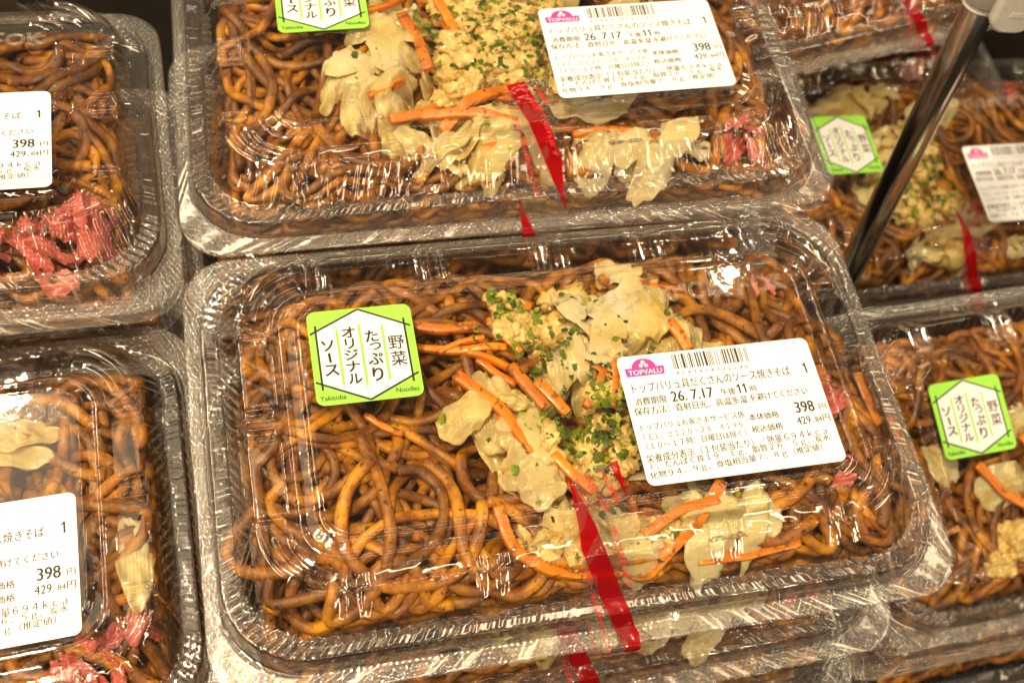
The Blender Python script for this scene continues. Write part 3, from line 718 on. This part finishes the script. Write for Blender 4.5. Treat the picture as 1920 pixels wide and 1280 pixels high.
def strip(h, pts, w=1.6, t=1.1, z=None, bow=0.0, mat=M_CARROT, name='carrot_strip'):
    P = np.array(pts, float)
    if len(P) == 2:                       # limp: a slight sideways bend
        d_ = P[1]-P[0]; P = np.array([P[0], (P[0]+P[1])/2+np.array([-d_[1], d_[0]])*h.r.uniform(-0.09, 0.09), P[1]])
        two = True
    else: two = False
    n = max(6, int(np.hypot(*np.diff(P[:, :2], axis=0).T).sum()/1.2))
    d = np.r_[0, np.cumsum(np.hypot(*np.diff(P[:, :2], axis=0).T))]; tt = np.linspace(0, d[-1], n)
    Q = np.c_[np.interp(tt, d, P[:, 0]), np.interp(tt, d, P[:, 1])]
    k = np.array([1, 2, 3, 2, 1.0]); k /= k.sum()
    if len(P) > 2:
        for c in range(2): Q[2:-2, c] = np.convolve(Q[:, c], k, 'valid')
    if z is None:
        D = h.drape([tuple(q) for q in Q], t, slope=0.28, squash=0.9)
        # nearly straight: blend to the chord
        if two:
            ch = np.linspace(D[0, 2], D[-1, 2], n); lift = max(0, np.quantile(D[:, 2]-ch, 0.8)); D[:, 2] = np.minimum(ch+lift+bow*np.sin(np.linspace(0, np.pi, n)), zlid(Q[:, 0], Q[:, 1])-t-0.3)
    else: D = np.c_[Q, np.interp(tt, d, z) if len(np.atleast_1d(z)) > 1 else np.full(n, float(np.atleast_1d(z)[0]))]
    Tn = np.gradient(D, axis=0); Tn /= np.linalg.norm(Tn, axis=1)[:, None]; B = np.cross(Tn, [0, 0, 1.0]); B /= np.linalg.norm(B, axis=1)[:, None]; U = np.cross(B, Tn)
    prof = [(1, .86), (.9, 1), (-.9, 1), (-1, .86), (-1, -.86), (-.9, -1), (.9, -1), (1, -.86)]
    rr = h.r; tw = rr.uniform(-0.5, 0.5); V = []
    w *= 0.66
    for q in range(n):
        a_ = tw*q/n; f = 1+0.13*mnoise.noise(Vector((q*0.22, tw*20, 0)))
        if q in (0, n-1): f *= 0.93
        for px, py in prof:
            X = px*w*f; Y = py*t*f; X, Y = X*math.cos(a_)-Y*math.sin(a_), X*math.sin(a_)+Y*math.cos(a_)
            V.append(D[q]+B[q]*X+U[q]*Y)
    F = [(q*8+i, q*8+(i+1) % 8, (q+1)*8+(i+1) % 8, (q+1)*8+i) for q in range(n-1) for i in range(8)]+[tuple(range(7, -1, -1)), tuple((n-1)*8+i for i in range(8))]
    for q in range(n): h.raise_(D[q, 0], D[q, 1], w, D[q, 2]+t-w)
    me = mesh_np(name, V, F, mat, True)
    me.polygons.foreach_set('use_smooth', np.r_[np.ones(len(F)-2, bool), [False, False]])
    return me

def leaf(h, cx, cy_, ru, rv, ang, lift=1.0, curl=1.6, thick=0.9, seed=0, name='cabbage_leaf', mat=M_CABBAGE, tilt=0.0):
    rr = random.Random(seed*77+int(cx*10)); nr, ns = 18, 56; Hs = blur(maxf(h.H.copy(), 2), 8)
    off = Vector((rr.uniform(-50, 50), rr.uniform(-50, 50), seed*3.1))
    V = []; ca, sa = math.cos(ang), math.sin(ang)
    fold = rr.uniform(0.6, 1.2)*curl; ph = rr.uniform(0, 6)
    def pt(q, s):
        an = 2*math.pi*s/ns; rad = q/nr
        edge = 1+0.30*mnoise.noise(Vector((math.cos(an)*1.3, math.sin(an)*1.3, 0))+off)+0.07*mnoise.noise(Vector((math.cos(an)*4, math.sin(an)*4, 5))+off)
        u = math.cos(an)*rad*edge*ru; v = math.sin(an)*rad*edge*rv
        x = cx+u*ca-v*sa; y = cy_+u*sa+v*ca
        i, j = gi(x, y)
        zz = Hs[i, j]+lift+fold*math.sin(v/rv*2.4+ph)*(0.4+0.6*rad)+curl*0.8*mnoise.noise(Vector((x*0.16, y*0.16, 0))+off)+curl*0.38*mnoise.noise(Vector((x*0.45, y*0.45, 9))+off)+0.28*abs(math.sin(v*1.1+2.2*mnoise.noise(Vector((u*0.2, v*0.2, 3))+off)))+rad**3*0.9*math.sin(an*7+ph)+tilt*u
        th = thick*(1.1-0.75*rad)
        return x, y, zz, th
    for side_ in (1, -1):
        for q in range(nr+1):
            for s in range(ns):
                x, y, zz, th = pt(q if q else 0.001, s); zz = min(zz, float(zlid(x, y))-0.7)
                V.append((x, y, zz+side_*th*0.5*(0.15 if q == nr else 1)))
    n1 = (nr+1)*ns; F = []
    for q in range(nr):
        for s in range(ns):
            s2 = (s+1) % ns
            F.append((q*ns+s, (q+1)*ns+s, (q+1)*ns+s2, q*ns+s2)); F.append((n1+q*ns+s2, n1+(q+1)*ns+s2, n1+(q+1)*ns+s, n1+q*ns+s))
    for s in range(ns): s2 = (s+1) % ns; F.append((nr*ns+s, n1+nr*ns+s, n1+nr*ns+s2, nr*ns+s2))
    for x, y, zz in V[:n1]: i, j = gi(x, y); h.H[i, j] = max(h.H[i, j], zz)
    return mesh_np(name, V, F, mat)

def lump(h, cx, cy_, rx, ry, rz, seed, name='meat_crumble', mat=M_MEAT):
    """a crumble of minced meat and egg: several rough lumps grown together"""
    rr = random.Random(seed); acc = Acc(); Hs = blur(maxf(h.H.copy(), 1), 3); nu, nv = 22, 13
    for q in range(max(4, int(rx*ry/2.4))):
        an, ra = rr.uniform(0, 6.28), math.sqrt(rr.random()); px, py = cx+rx*ra*math.cos(an), cy_+ry*ra*math.sin(an)
        e = rr.uniform(0.26, 0.46)*min(rx, ry)+0.6; i, j = gi(px, py); z0 = min(Hs[i, j]+rz*(0.75-0.6*ra*ra), float(zlid(px, py))-e*0.8-0.3)
        off = Vector((seed*7.3+q*3.3, seed*1.7-q, seed*3.9)); V = []; st = rr.uniform(0.8, 1.5); a2 = rr.uniform(0, 3.1)
        for v in range(nv+1):
            for u in range(nu):
                a_, b_ = 2*math.pi*u/nu, math.pi*v/nv; d = Vector((math.sin(b_)*math.cos(a_), math.sin(b_)*math.sin(a_), math.cos(b_)))
                k = e*(1+0.45*mnoise.noise(d*1.6+off)+0.30*mnoise.noise(d*3.8+off)+0.16*mnoise.noise(d*8+off))
                x, y = d.x*k*st, d.y*k; x, y = px+x*math.cos(a2)-y*math.sin(a2), py+x*math.sin(a2)+y*math.cos(a2)
                V.append((x, y, min(z0+d.z*k*0.9, float(zlid(x, y))-0.4)))
        acc.add(V, [(v*nu+u, v*nu+(u+1) % nu, (v+1)*nu+(u+1) % nu, (v+1)*nu+u)[::-1] for v in range(nv) for u in range(nu)])
        for x, y, zz in V: i, j = gi(x, y); h.H[i, j] = max(h.H[i, j], zz)
    return acc.mesh(name, [mat], True)

def flakes(h, clusters, seed):
    rr = random.Random(seed); acc = Acc()
    for cx, cy_, sd, n in clusters:
        for _ in range(int(n*0.62)):
            x, y = rr.gauss(cx, sd), rr.gauss(cy_, sd)
            if abs(x) > 88 or y < -50 or y > 50: continue
            i, j = gi(x, y); r_ = rr.uniform(0.7, 1.9)*(1.45 if rr.random() < 0.3 else 1.0); k = rr.randint(5, 7); a0 = rr.uniform(0, 6); k += rr.randint(0, 3); r_ *= 0.88; tx, ty = rr.uniform(-.5, .5), rr.uniform(-.5, .5)
            zc = min(h.H[i, j]+0.35, float(zlid(x, y))-0.5); el = rr.uniform(0.5, 1.0); V = []
            for q in range(k):
                an = a0+2*math.pi*q/k; ra = r_*rr.uniform(0.45, 1.3); u, v = ra*math.cos(an), ra*math.sin(an)*el
                u, v = u*math.cos(a0)-v*math.sin(a0), u*math.sin(a0)+v*math.cos(a0)
                V.append((x+u, y+v, min(zc+u*tx+v*ty+rr.uniform(-.15, .25), float(zlid(x, y))-0.3)))
            V.append((x, y, zc+rr.uniform(-.1, .3)))
            acc.add(V, [(q, (q+1) % k, k) for q in range(k)])
    return acc.mesh('seaweed_flakes', [M_NORI], False)

MEAL_GROUP = 'servings of fried noodles inside the packs'
def meal(M, label, parts, rest=None):
    r = root('noodle_serving', M); tag(r, label, 'noodles', MEAL_GROUP)
    for me in parts: link(me.name.split('.')[0], me, r)
    for me in ([rest] if rest else []):
        o = link('noodles', me, r); o['kind'] = 'stuff'
    return r
def stuff(parts_obj): parts_obj['kind'] = 'stuff'

# base heaps: A for the front pack, two more shared by the others
def tgtA(x, y):
    b = 9.0+3.0*np.sin(x*0.13)*np.cos(y*0.15)
    b = b-11.0*np.exp(-(((x-12)/42)**2+((y-2)/34)**2)**2)
    b = np.where((x > 48) & (y > 22), b-np.clip((x-48)*0.9+(y-22)*0.5, 0, 30), b)
    b = np.where((x < -66) & (y > 20), b-np.clip((-66-x)*0.8+(y-20)*0.9, 0, 30), b)
    b = np.where(y > 44, b-(y-44)*1.2, b)
    b = np.where((x > 88), b-(x-88)*2.0, b)
    return b
def tgtB(x, y): return 9.5-7.0*np.exp(-((x/40)**2+((y+2)/30)**2)**2)+3.0*np.sin(x*0.12+1)*np.cos(y*0.08)-np.clip(y-46, 0, 30)*0.8-np.clip(np.abs(x)-86, 0, 30)*1.0
def tgtC(x, y): return 10.0-7.0*np.exp(-((x/38)**2+((y+2)/30)**2)**2)+3.0*np.sin(x*0.11+2)*np.cos(y*0.07+1)-np.clip(y-48, 0, 30)*0.7-np.clip(np.abs(x)-88, 0, 30)*0.8
def base(seed, tgt, count):
    h = Heap(seed, tgt); h.lay_noodles(count); h.lay_top(36); return h
hA = base(11, tgtA, 480)
# the strand that has slipped out between lid and tray on the left side
loop = np.array([(-84, -12), (-89.4, -15.2), (-96.2, -19.7), (-100.8, -24.4), (-101.4, -27.5), (-100.8, -30.0), (-96.7, -33.9), (-89.9, -35.7), (-82, -36)], float)
dd = np.r_[0, np.cumsum(np.hypot(*np.diff(loop, axis=0).T))]; tt = np.linspace(0, dd[-1], 40)
Q = np.c_[np.interp(tt, dd, loop[:, 0]), np.interp(tt, dd, loop[:, 1]), np.interp(tt, dd, [8.5, 6.5, 3.6, 2.8, 2.8, 2.8, 3.4, 5.0, 7.0])]
for _ in range(3): Q[1:-1] = (Q[:-2]+2*Q[1:-1]+Q[2:])/4
hA.strands.append((Q, np.full(40, 2.0)))
hB = base(23, tgtB, 460); hC = base(37, tgtC, 460)
SA, RA = emit_noodles(hA); SB, RB = emit_noodles(hB); SC, RC = emit_noodles(hC)

class HV:                                  # a fresh copy of a heap's surface for each pack's toppings
    pass
def fresh(h, seed):
    g = Heap.__new__(Heap); g.__dict__.update(h.__dict__); g.H = h.H.copy(); g.r = random.Random(seed); return g

def toppings(h, cabbage=(), carrots=(), meat=(), nori=(), ginger=(), late=(), slices=(), top=()):
    P = []; cabbage = list(cabbage); cut = int(len(cabbage)*0.68)
    def lv(k, c): P.append(leaf(h, *c[:5], seed=k+int(abs(c[0])), **(c[5] if len(c) > 5 else {})))
    for c in slices: P += ginger_slices(h, *c)
    for k, c in enumerate(cabbage[:cut]): lv(k, c)
    for c in carrots: P.append(strip(h, c[0], **(c[1] if len(c) > 1 else {})))
    for k, c in enumerate(cabbage[cut:]): lv(k+cut, c)
    for k, c in enumerate(meat): P.append(lump(h, *c, seed=k+3+int(abs(c[0]*3))))
    for c in top: P.append(strip(h, c[0], **(c[1] if len(c) > 1 else {})))
    for c in ginger: P.append(strip(h, c[0], w=1.0, t=0.7, mat=M_GINGER, name='ginger_strip', **(c[1] if len(c) > 1 else {})))
    for k, c in enumerate(late): P.append(leaf(h, *c[:5], seed=50+k, **(c[5] if len(c) > 5 else {})))
    if nori: P.append(flakes(h, nori, 9))
    return P
def shreds(seed, *piles):
    r = random.Random(seed); out = []
    for cx, cy_, sx, sy, n in piles:
        for _ in range(max(3, int(n*0.72))):
            out.append((r.gauss(cx, sx), r.gauss(cy_, sy), r.uniform(6, 13), r.uniform(3.2, 7.0), r.uniform(0, 3.14), dict(lift=r.uniform(0.5, 1.4), curl=r.uniform(1.2, 2.8), thick=r.uniform(0.6, 1.5))))
    return out
def ginger_slices(h, seed, cx, cy_, n, sx=9, sy=5):
    r = random.Random(seed)
    return [leaf(h, r.gauss(cx, sx), r.gauss(cy_, sy), r.uniform(3.5, 7), r.uniform(1.8, 3.2), r.uniform(0, 3.1), lift=0.6, curl=1.0, thick=0.7, seed=seed*31+k, name='ginger_slice', mat=M_GINGER) for k in range(n)]
def ginger_pile(seed, cx, cy_, n, sx=9, sy=7, L=(8, 18), zr=None):
    r = random.Random(seed); out = []
    for _ in range(n):
        x, y = r.gauss(cx, sx), r.gauss(cy_, sy); a_ = r.uniform(0, 6.28); l = r.uniform(*L)/2; b = r.uniform(-.5, .5)
        out.append(([(x-l*math.cos(a_), y-l*math.sin(a_)), (x+l*0.3*math.sin(b), y), (x+l*math.cos(a_+b), y+l*math.sin(a_+b))],))
    return out

hA2 = fresh(hA, 4)
topA = toppings(hA2,
  cabbage=[(26, -8, 20, 15, 0.2), (56, -14, 16, 13, 0.4), (50, 8, 13, 8, 0.1), (-20, 4, 7, 9, 0.25, dict(lift=1.4, curl=2.0, thick=2.2)), (-21, -13, 7, 14, 0.45, dict(lift=1.0, curl=2.0))]
   +shreds(4, (30, 18, 8, 4, 12), (24, 27, 9, 5, 13), (6, 25, 7, 7, 11), (4, 8, 8, 6, 10), (-16, -8, 4, 8, 7), (-13, -22, 5, 6, 9), (40, -43, 8, 3.5, 9), (20, -44, 7, 3, 6), (-2, -36, 8, 5, 4)),
  meat=[(-8.5, 27, 9, 6.5, 4.0), (9, 38, 8, 5, 3.4), (-13, 38, 6, 4.5, 3.2), (-5, -12, 10, 6, 3.6), (6, -20, 8, 7, 3.6), (13, 0, 7, 6, 3.0), (2, -24, 6, 4, 2.8), (12, -12, 8, 7, 3.4), (26, 6, 7, 4, 2.4),
        (-19, -39.5, 6.0, 4, 2.8), (-9, -44.5, 6.0, 3.4, 2.6), (19, -42, 7.0, 4, 2.8)],
  carrots=[([(-45, 33), (-24, 28)],), ([(-42, 26), (-30, 21.5), (-16, 20.5)],), 
           ([(-10, -16.5), (-0.5, -29)], dict(w=2.0)), ([(11, -18), (11.6, -25)], dict(w=2.4)), ([(10.5, 8), (2.5, -3)], dict(w=1.6)), ([(-25, 18.5), (-15, 9)],), ([(-4.5, 38), (-10, 26)],),
           ([(-60, 5), (-50, -2)], dict(w=1.4)), ([(-36, 22), (-22, 24)], dict(w=1.2)), ([(-28, 20), (-16, 14)], dict(w=1.3)), ([(-20, 30), (-12, 18)], dict(w=1.2)), ([(4, 12), (14, 3)], dict(w=1.3)), ([(14, 10), (10, -4)], dict(w=1.4)), ([(-24, -4), (-12, -8)], dict(w=1.2)), ([(20, -38), (12, -46)], dict(w=1.4)), ([(28, 36), (42, 32)], dict(w=1.2)), ([(-2, -34), (-14, -40)], dict(w=1.3))],
  slices=[(41, 80, -4, 3, 2, 4), (42, 78, -24, 2, 2, 5), (43, 68, 40, 2, 7, 3)],
  top=[([(-28, -29), (-26, -41), (-18, -47.5), (-8, -50), (4, -50.5)], dict(w=2.2)), ([(36.5, -31), (27, -41), (11, -52)], dict(w=2.6)), ([(26, -50.5), (40, -50.8), (57, -49.5)], dict(w=2.2)), ([(11, -42.5), (34, -36.5)], dict(w=2.2)), ([(-33, 12), (-15.5, -15.5)], dict(w=2.5)), ([(-16.2, 14), (-8.5, -2)], dict(w=2.4)), ([(-9.6, 7.5), (-2.5, -3.5)], dict(w=2.3)), ([(-10, -16.5), (-0.5, -29)], dict(w=2.2)), ([(34, 22), (38, 11)], dict(w=2.4)), ([(-45, 32), (-24, 28)], dict(w=2.0))],
  late=[(-33, -1, 8, 6.4, 0.5, dict(lift=2.6, curl=1.6, thick=2.2)), (16, 29, 10, 6, -0.4, dict(lift=2.2, curl=2.6)), (5, 31, 4, 8, 0.2, dict(lift=2.2, curl=2.2))],
  nori=[(-5.5, 19.5, 4.5, 70), (-13, 37, 4, 34), (-7, -4.5, 4, 70), (3, -9, 5, 90), (11, -4, 5, 70), (6, 9, 6, 40), (42, 15, 6, 14), (-28, 26, 8, 26), (5, -15, 5, 50), (-20, 0, 14, 40), (10, 20, 16, 50), (-50, -5, 20, 18), (0, 35, 12, 20), (10, -22, 6, 24), (-15, -42, 10, 12), (30, -30, 20, 14)])

hB2 = fresh(hB, 5)
topB = toppings(hB2,
  cabbage=[(-42, -6, 13, 10, 0.4, dict(lift=1.2, curl=2.2)), (15, 22, 20, 15, 0.5), (50, 5, 18, 15, 0.3), (0, 0, 20, 16, 0.2), (30, -20, 16, 11, 0.1)]
   +shreds(8, (-44, -6, 8, 6, 12), (-34, 14, 9, 8, 12), (-38, -24, 8, 5, 8), (-10, -28, 10, 5, 10), (36, -45, 9, 4, 8), (8, -42, 9, 3, 7), (54, -43, 6, 3, 4), (-26, -38, 6, 4, 4)),
  carrots=[([(-18, 20), (-14, 2)], dict(w=2.2)), ([(-22, -22), (-40, -30)], dict(w=2.4)), ([(8, -40), (-12, -44)], dict(w=2.2)), ([(-44, 16), (-30, 22)],), ([(20, -36), (40, -38)],), ([(-24, 24), (-10, 18)],), ([(-12, -22), (4, -26)],), ([(-8, 30), (2, 20)],), ([(-2, -32), (10, -30)],), ([(-46, -22), (-34, -16)],)],
  meat=[(-8, -4, 13, 10, 3.6), (6, 8, 12, 10, 3.6), (8, -10, 11, 8, 3.4), (-6, 18, 12, 9, 3.4), (16, 14, 10, 9, 3.2), (-16, -16, 8, 6, 3.2), (10, 30, 12, 8, 3.2), (-10, 34, 10, 7, 3)],
  top=[([(-31, 14), (-25, -12)], dict(w=2.8)), ([(5, -20), (-14, -27), (-24, -36)], dict(w=2.6)), ([(-30, -30), (-10, -33), (0, -38)], dict(w=2.6)), ([(-18, 20), (-14, 4)], dict(w=2.4))],
  nori=[(-2, 0, 9, 130), (10, 4, 9, 110), (-16, 10, 9, 70), (6, -16, 8, 70), (0, 22, 12, 80), (-35, -4, 10, 16), (-10, -24, 10, 26)],
  slices=[(3, 74, -46, 3, 7, 2), (4, 83, -40, 2, 3, 3)])
hB3 = fresh(hB, 6)
topC = toppings(hB3,
  cabbage=[(30, 10, 18, 12, 0.3), (0, 5, 14, 10, 0.6), (-30, -5, 14, 9, 0.2)],
  carrots=[([(10, 0), (30, 8)],), ([(-10, -20), (8, -26)],)], meat=[(0, 0, 9, 7, 3)], nori=[(5, 0, 14, 100)],
  slices=[(13, 66, -44, 20, 11, 5), (14, 82, -40, 11, 4, 6)])
hC2 = fresh(hC, 7)
topD = toppings(hC2,
  cabbage=[(40, 27, 26, 5, -0.12, dict(lift=2.0, curl=1.4, thick=1.6)), (88, -14, 5, 15, 0.0, dict(lift=1.0, curl=2.0)), (58, 30, 12, 5, 0.1), (0, 5, 16, 10, 0.3)],
  carrots=[([(0, 5), (20, 10)],)], meat=[(-5, 0, 9, 7, 3)], nori=[(0, 0, 14, 90), (60, 25, 14, 12)],
  slices=[(21, 74, -42, 10, 8, 6), (22, 60, -48, 4, 8, 2)])
hC3 = fresh(hC, 8)
topE = toppings(hC3,
  cabbage=[(-36, 38, 15, 11, 0.0, dict(lift=1.4)), (-20, 8, 18, 14, 0.4, dict(lift=1.6)), (-34, -10, 14, 10, 0.8, dict(lift=1.2)), (-10, -40, 15, 8, 0.2, dict(lift=1.4)), (8, -26, 17, 11, 0.2), *shreds(12, (-34, 36, 9, 6, 8), (-16, 10, 10, 8, 10), (-34, -10, 8, 6, 8), (-8, -40, 10, 4, 7)), (30, -44, 12, 6, 0.2), (-60, -46, 10, 6, 0.4, dict(lift=1.2)), (10, 30, 16, 10, 0.2)],
  carrots=[([(-68, 44), (-66, 24)],), ([(-56, 30), (-40, 20)],)], meat=[(-4, 4, 9, 7, 3.2), (-20, -22, 9, 6, 3), (4, -14, 9, 6, 3.2), (-6, 20, 8, 7, 3)],
  nori=[(-4, 6, 9, 130), (-24, -18, 8, 90), (4, -14, 8, 90), (-40, 10, 14, 30)], slices=[(31, 60, 40, 6, 10, 5)])
hB4 = fresh(hB, 9)
topG = toppings(hB4,
  cabbage=[(-46, -12, 12, 9, 0.3, dict(lift=1.6)), (-38, 10, 10, 8, 0.3), (-30, -28, 10, 7, 0.3), (-70, 0, 6, 10, 0.3)],
  carrots=[([(-95, 42), (-92, 20)], dict(w=2.4)), ([(-88, 22), (-80, 4)], dict(w=2.4)), ([(-58, -2), (-38, -24)], dict(w=2.6)), ([(-36, 6), (-22, -26)], dict(w=3.0))], meat=[(-44, -34, 10, 7, 3.4), (-30, -40, 8, 6, 3), (-58, -42, 6, 5, 3)],
  nori=[(-30, 10, 14, 60)])
hC4 = fresh(hC, 10)
topF = toppings(hC4, cabbage=[(20, -30, 12, 8, 0.3)], carrots=[([(-10, -30), (10, -36)],)], meat=[(0, 0, 9, 7, 3)], nori=[(0, 0, 14, 80)])

# ------------------------------------------------------------------ the packs where they lie
def put(M, label, mlabel, noodles, rest, tops, **kw):
    pack(M, label, **kw)
    r = meal(M @ T(0, 0, -kw.get('gap', 0.8)*0.5), mlabel, list(noodles)+list(tops), rest)
    for c in r.children:
        if c.name.startswith('seaweed_flakes'): c['kind'] = 'stuff'
put(pose(0, 0, 0), 'clear noodle pack in the middle whose whole lid, green sticker and price label show', 'noodles with cabbage and carrot in the middle pack, one strand poking out sideways', SA, RA, topA)
put(pose(2.32, 132.97, 4.12, -0.0505, -0.0487, -0.0222), 'clear noodle pack directly behind the middle one, its green sticker cut off above', 'noodles with cabbage and red ginger in the pack directly behind the middle one', SB, RB, topB, lab=(1.13, -1.03), stk=(0.99, 0.75), phase=21.0, gap=1.2, tray_tilt=(0, 0.03), emb=False, tape_dx=6)
put(pose(-217.11, 107.83, 8.88, -0.1487, 0.0366, 0.0259), 'clear noodle pack with a big pile of red ginger below its cut off price label', 'noodles with a big pile of red ginger, in the upper left pack', SB, RB, topC, lab=(1.44, -4.74), phase=21.0, gap=4.0)
put(pose(-214.86, -11.41, -20.18, -0.0537, -0.0231, 0.0342), 'clear noodle pack in the lower left corner with a long pale cabbage strip', 'noodles with a long pale cabbage strip in the lower left pack', SC, RC, topD, lab=(1.11, -5.78), gap=2.0)
put(pose(236.72, 156.05, -116.64, 0.1344, 0.1322, 0.0610), 'blurred clear noodle pack behind the steel pole, with green sticker and white label', 'noodles with meat and green seaweed in the blurred pack behind the pole', SC, RC, topE, lab=(-4.4, -3.6), stk=(4.36, -9.12), gap=1.5)
put(pose(241.12, 4.39, -90.87, 0.2717, -0.066, 0.0292), 'clear noodle pack at the lower right with a slightly blurred whole green sticker', 'noodles with long carrot strips in the lower right pack', SB, RB, topG, stk=(0, -3.55), gap=1.5)
put(pose(197, 247, -45, 0.02, 0.0, 0.19), 'blurred clear noodle pack lying crooked in the upper right corner, red tape at front', 'dark noodles in the crooked blurred pack at the upper right', SC, RC, topF, gap=1.5)
# packs lying underneath, only rims showing
put(pose(-3, -7, -45, 0, 0, 0.026), 'clear noodle pack underneath the middle one, front rim and red tape peeking out', 'noodles in the pack underneath the middle one', SB, RB, topB, gap=0.8, full=False, emb=False)
put(pose(241, 3, -134, 0.2717, -0.066, 0.0292), 'clear noodle pack beneath the lower right one, only its dotted rims showing', 'noodles in the pack beneath the lower right one', SC, RC, [], gap=6.0, full=False, emb=False)
put(pose(186, 255, -108, -0.02, 0.0, 0.03), 'blurred clear noodle pack under the crooked one, end of its white label showing', 'noodles in the pack under the crooked blurred one', SB, RB, topC, gap=1.5, lab=(14, -12), emb=False, tape=False)

put(pose(243, -12, -156, 0.2717, -0.066, 0.0292), 'clear noodle pack at the bottom of the lower right stack, a sliver of rim showing', 'noodles in the lowest pack of the lower right stack', SB, RB, [], gap=4.0, full=False, emb=False, tape=False)
put(pose(0, -14, -90, 0, 0, 0.01), 'clear noodle pack third from the top in the middle stack, mostly hidden', 'noodles in the third pack of the middle stack', SC, RC, [], gap=1.0, full=False, emb=False)
put(pose(-209, -18, -64, -0.0537, -0.0231, 0.03), 'clear noodle pack beneath the lower left one, only its rim glimpsed in the gap', 'noodles in the pack beneath the lower left one', SB, RB, [], gap=1.0, full=False, emb=False)
put(pose(-212, 112, -35, -0.1487, 0.0366, 0.02), 'clear noodle pack beneath the upper left one, only its rim glimpsed in the gap', 'noodles in the pack beneath the upper left one', SC, RC, [], gap=1.0, full=False, emb=False)
put(pose(-4, 128, -40, -0.0505, -0.03, -0.03), 'clear noodle pack beneath the one behind the middle pack, its rim corner glimpsed', 'noodles in the pack beneath the one behind the middle pack', SC, RC, [], gap=1.0, full=False, emb=False, tape=False)

# ------------------------------------------------------------------ steel pole with grey clamp, and the shelf
def cyl(r, z0, z1, n=48, bev=0.0):
    prof = [(0, z0), (r-bev, z0), (r, z0+bev), (r, z1-bev), (r-bev, z1), (0, z1)]; V = []; F = []
    for rr, zz in prof[1:-1]: V += [(rr*math.cos(2*math.pi*k/n), rr*math.sin(2*math.pi*k/n), zz) for k in range(n)]
    for q in range(3): F += [(q*n+k, q*n+(k+1) % n, (q+1)*n+(k+1) % n, (q+1)*n+k) for k in range(n)]
    F += [tuple(range(n-1, -1, -1)), tuple(3*n+k for k in range(n))]; return V, F
p0, p1 = Vector((161.8, 93.2, -76.4)), Vector((153.7, 104.8, 52.5)); dv = (p1-p0).normalized()
px_ = (Vector(R[0])-dv*dv.dot(Vector(R[0]))).normalized(); PFR = Matrix((px_, dv.cross(px_), dv)).transposed().to_4x4()
pr = root('support_pole', T(*(p0-dv*70)) @ PFR); tag(pr, 'thin steel pole with a grey plastic clamp standing between the packs on the right', 'pole')
a = Acc(); a.add(*cyl(5.5, 0, 300, bev=0.3)); link('pole', a.mesh('pole', [M_STEEL], True), pr)
ht = (p1-p0).length+76.5
a = Acc(); a.add(*cyl(7.2, ht+0.5, ht+34, bev=1.4)); a.add(*cyl(6.4, ht-1.6, ht, bev=0.5)); cl = link('clamp', a.mesh('clamp', [M_CLAMP], True), pr)
a = Acc(); outl = rrect(0.5, ht-4.5, 14.5, ht+30, 5.0, 10); n_ = len(outl)
for q, (yy, sc_) in enumerate(((-3.0, 1.0), (-9.4, 1.0), (-10.4, 0.94), (-10.8, 0.84))):
    cx_, cz_ = 7.5, ht+12.75; a.add([(cx_+(x-cx_)*sc_, yy, cz_+(zz-cz_)*(1-(1-sc_)*0.45)) for x, zz in outl], [])
a.F = [(q*n_+k, q*n_+(k+1) % n_, (q+1)*n_+(k+1) % n_, (q+1)*n_+k)[::-1] for q in range(3) for k in range(n_)]+[tuple(3*n_+k for k in range(n_))[::-1], tuple(range(n_))]; a.m = [0]*len(a.F)
for q in range(7):          # worn embossed ribs on the tab
    x0_ = 5.0+q*1.0; a.add([(x0_, -10.85, ht+2.5), (x0_+0.5, -10.85, ht+2.5), (x0_+1.0, -10.85, ht+4.6), (x0_+0.5, -10.85, ht+4.6), (x0_+0.3, -11.15, ht+2.7), (x0_+0.7, -11.15, ht+4.4)], [(0, 1, 4), (1, 2, 5, 4), (2, 3, 5), (3, 0, 4, 5)])
link('clamp_tab', a.mesh('clamp_tab', [M_CLAMP], False), cl)

V, F = slab([(-900, -600), (900, -600), (900, 900), (-900, 900)], -6, 0)
sh = link('shelf', mesh_np('shelf', V, F, M_SHELF, False)); sh.matrix_world = T(0, 0, -185); sh['kind'] = 'structure'; sh['label'] = 'dark shelf board under the packs'
ROOTS.append(sh)

for o in ROOTS: o.matrix_world = GROT @ o.matrix_world
bpy.context.view_layer.update()
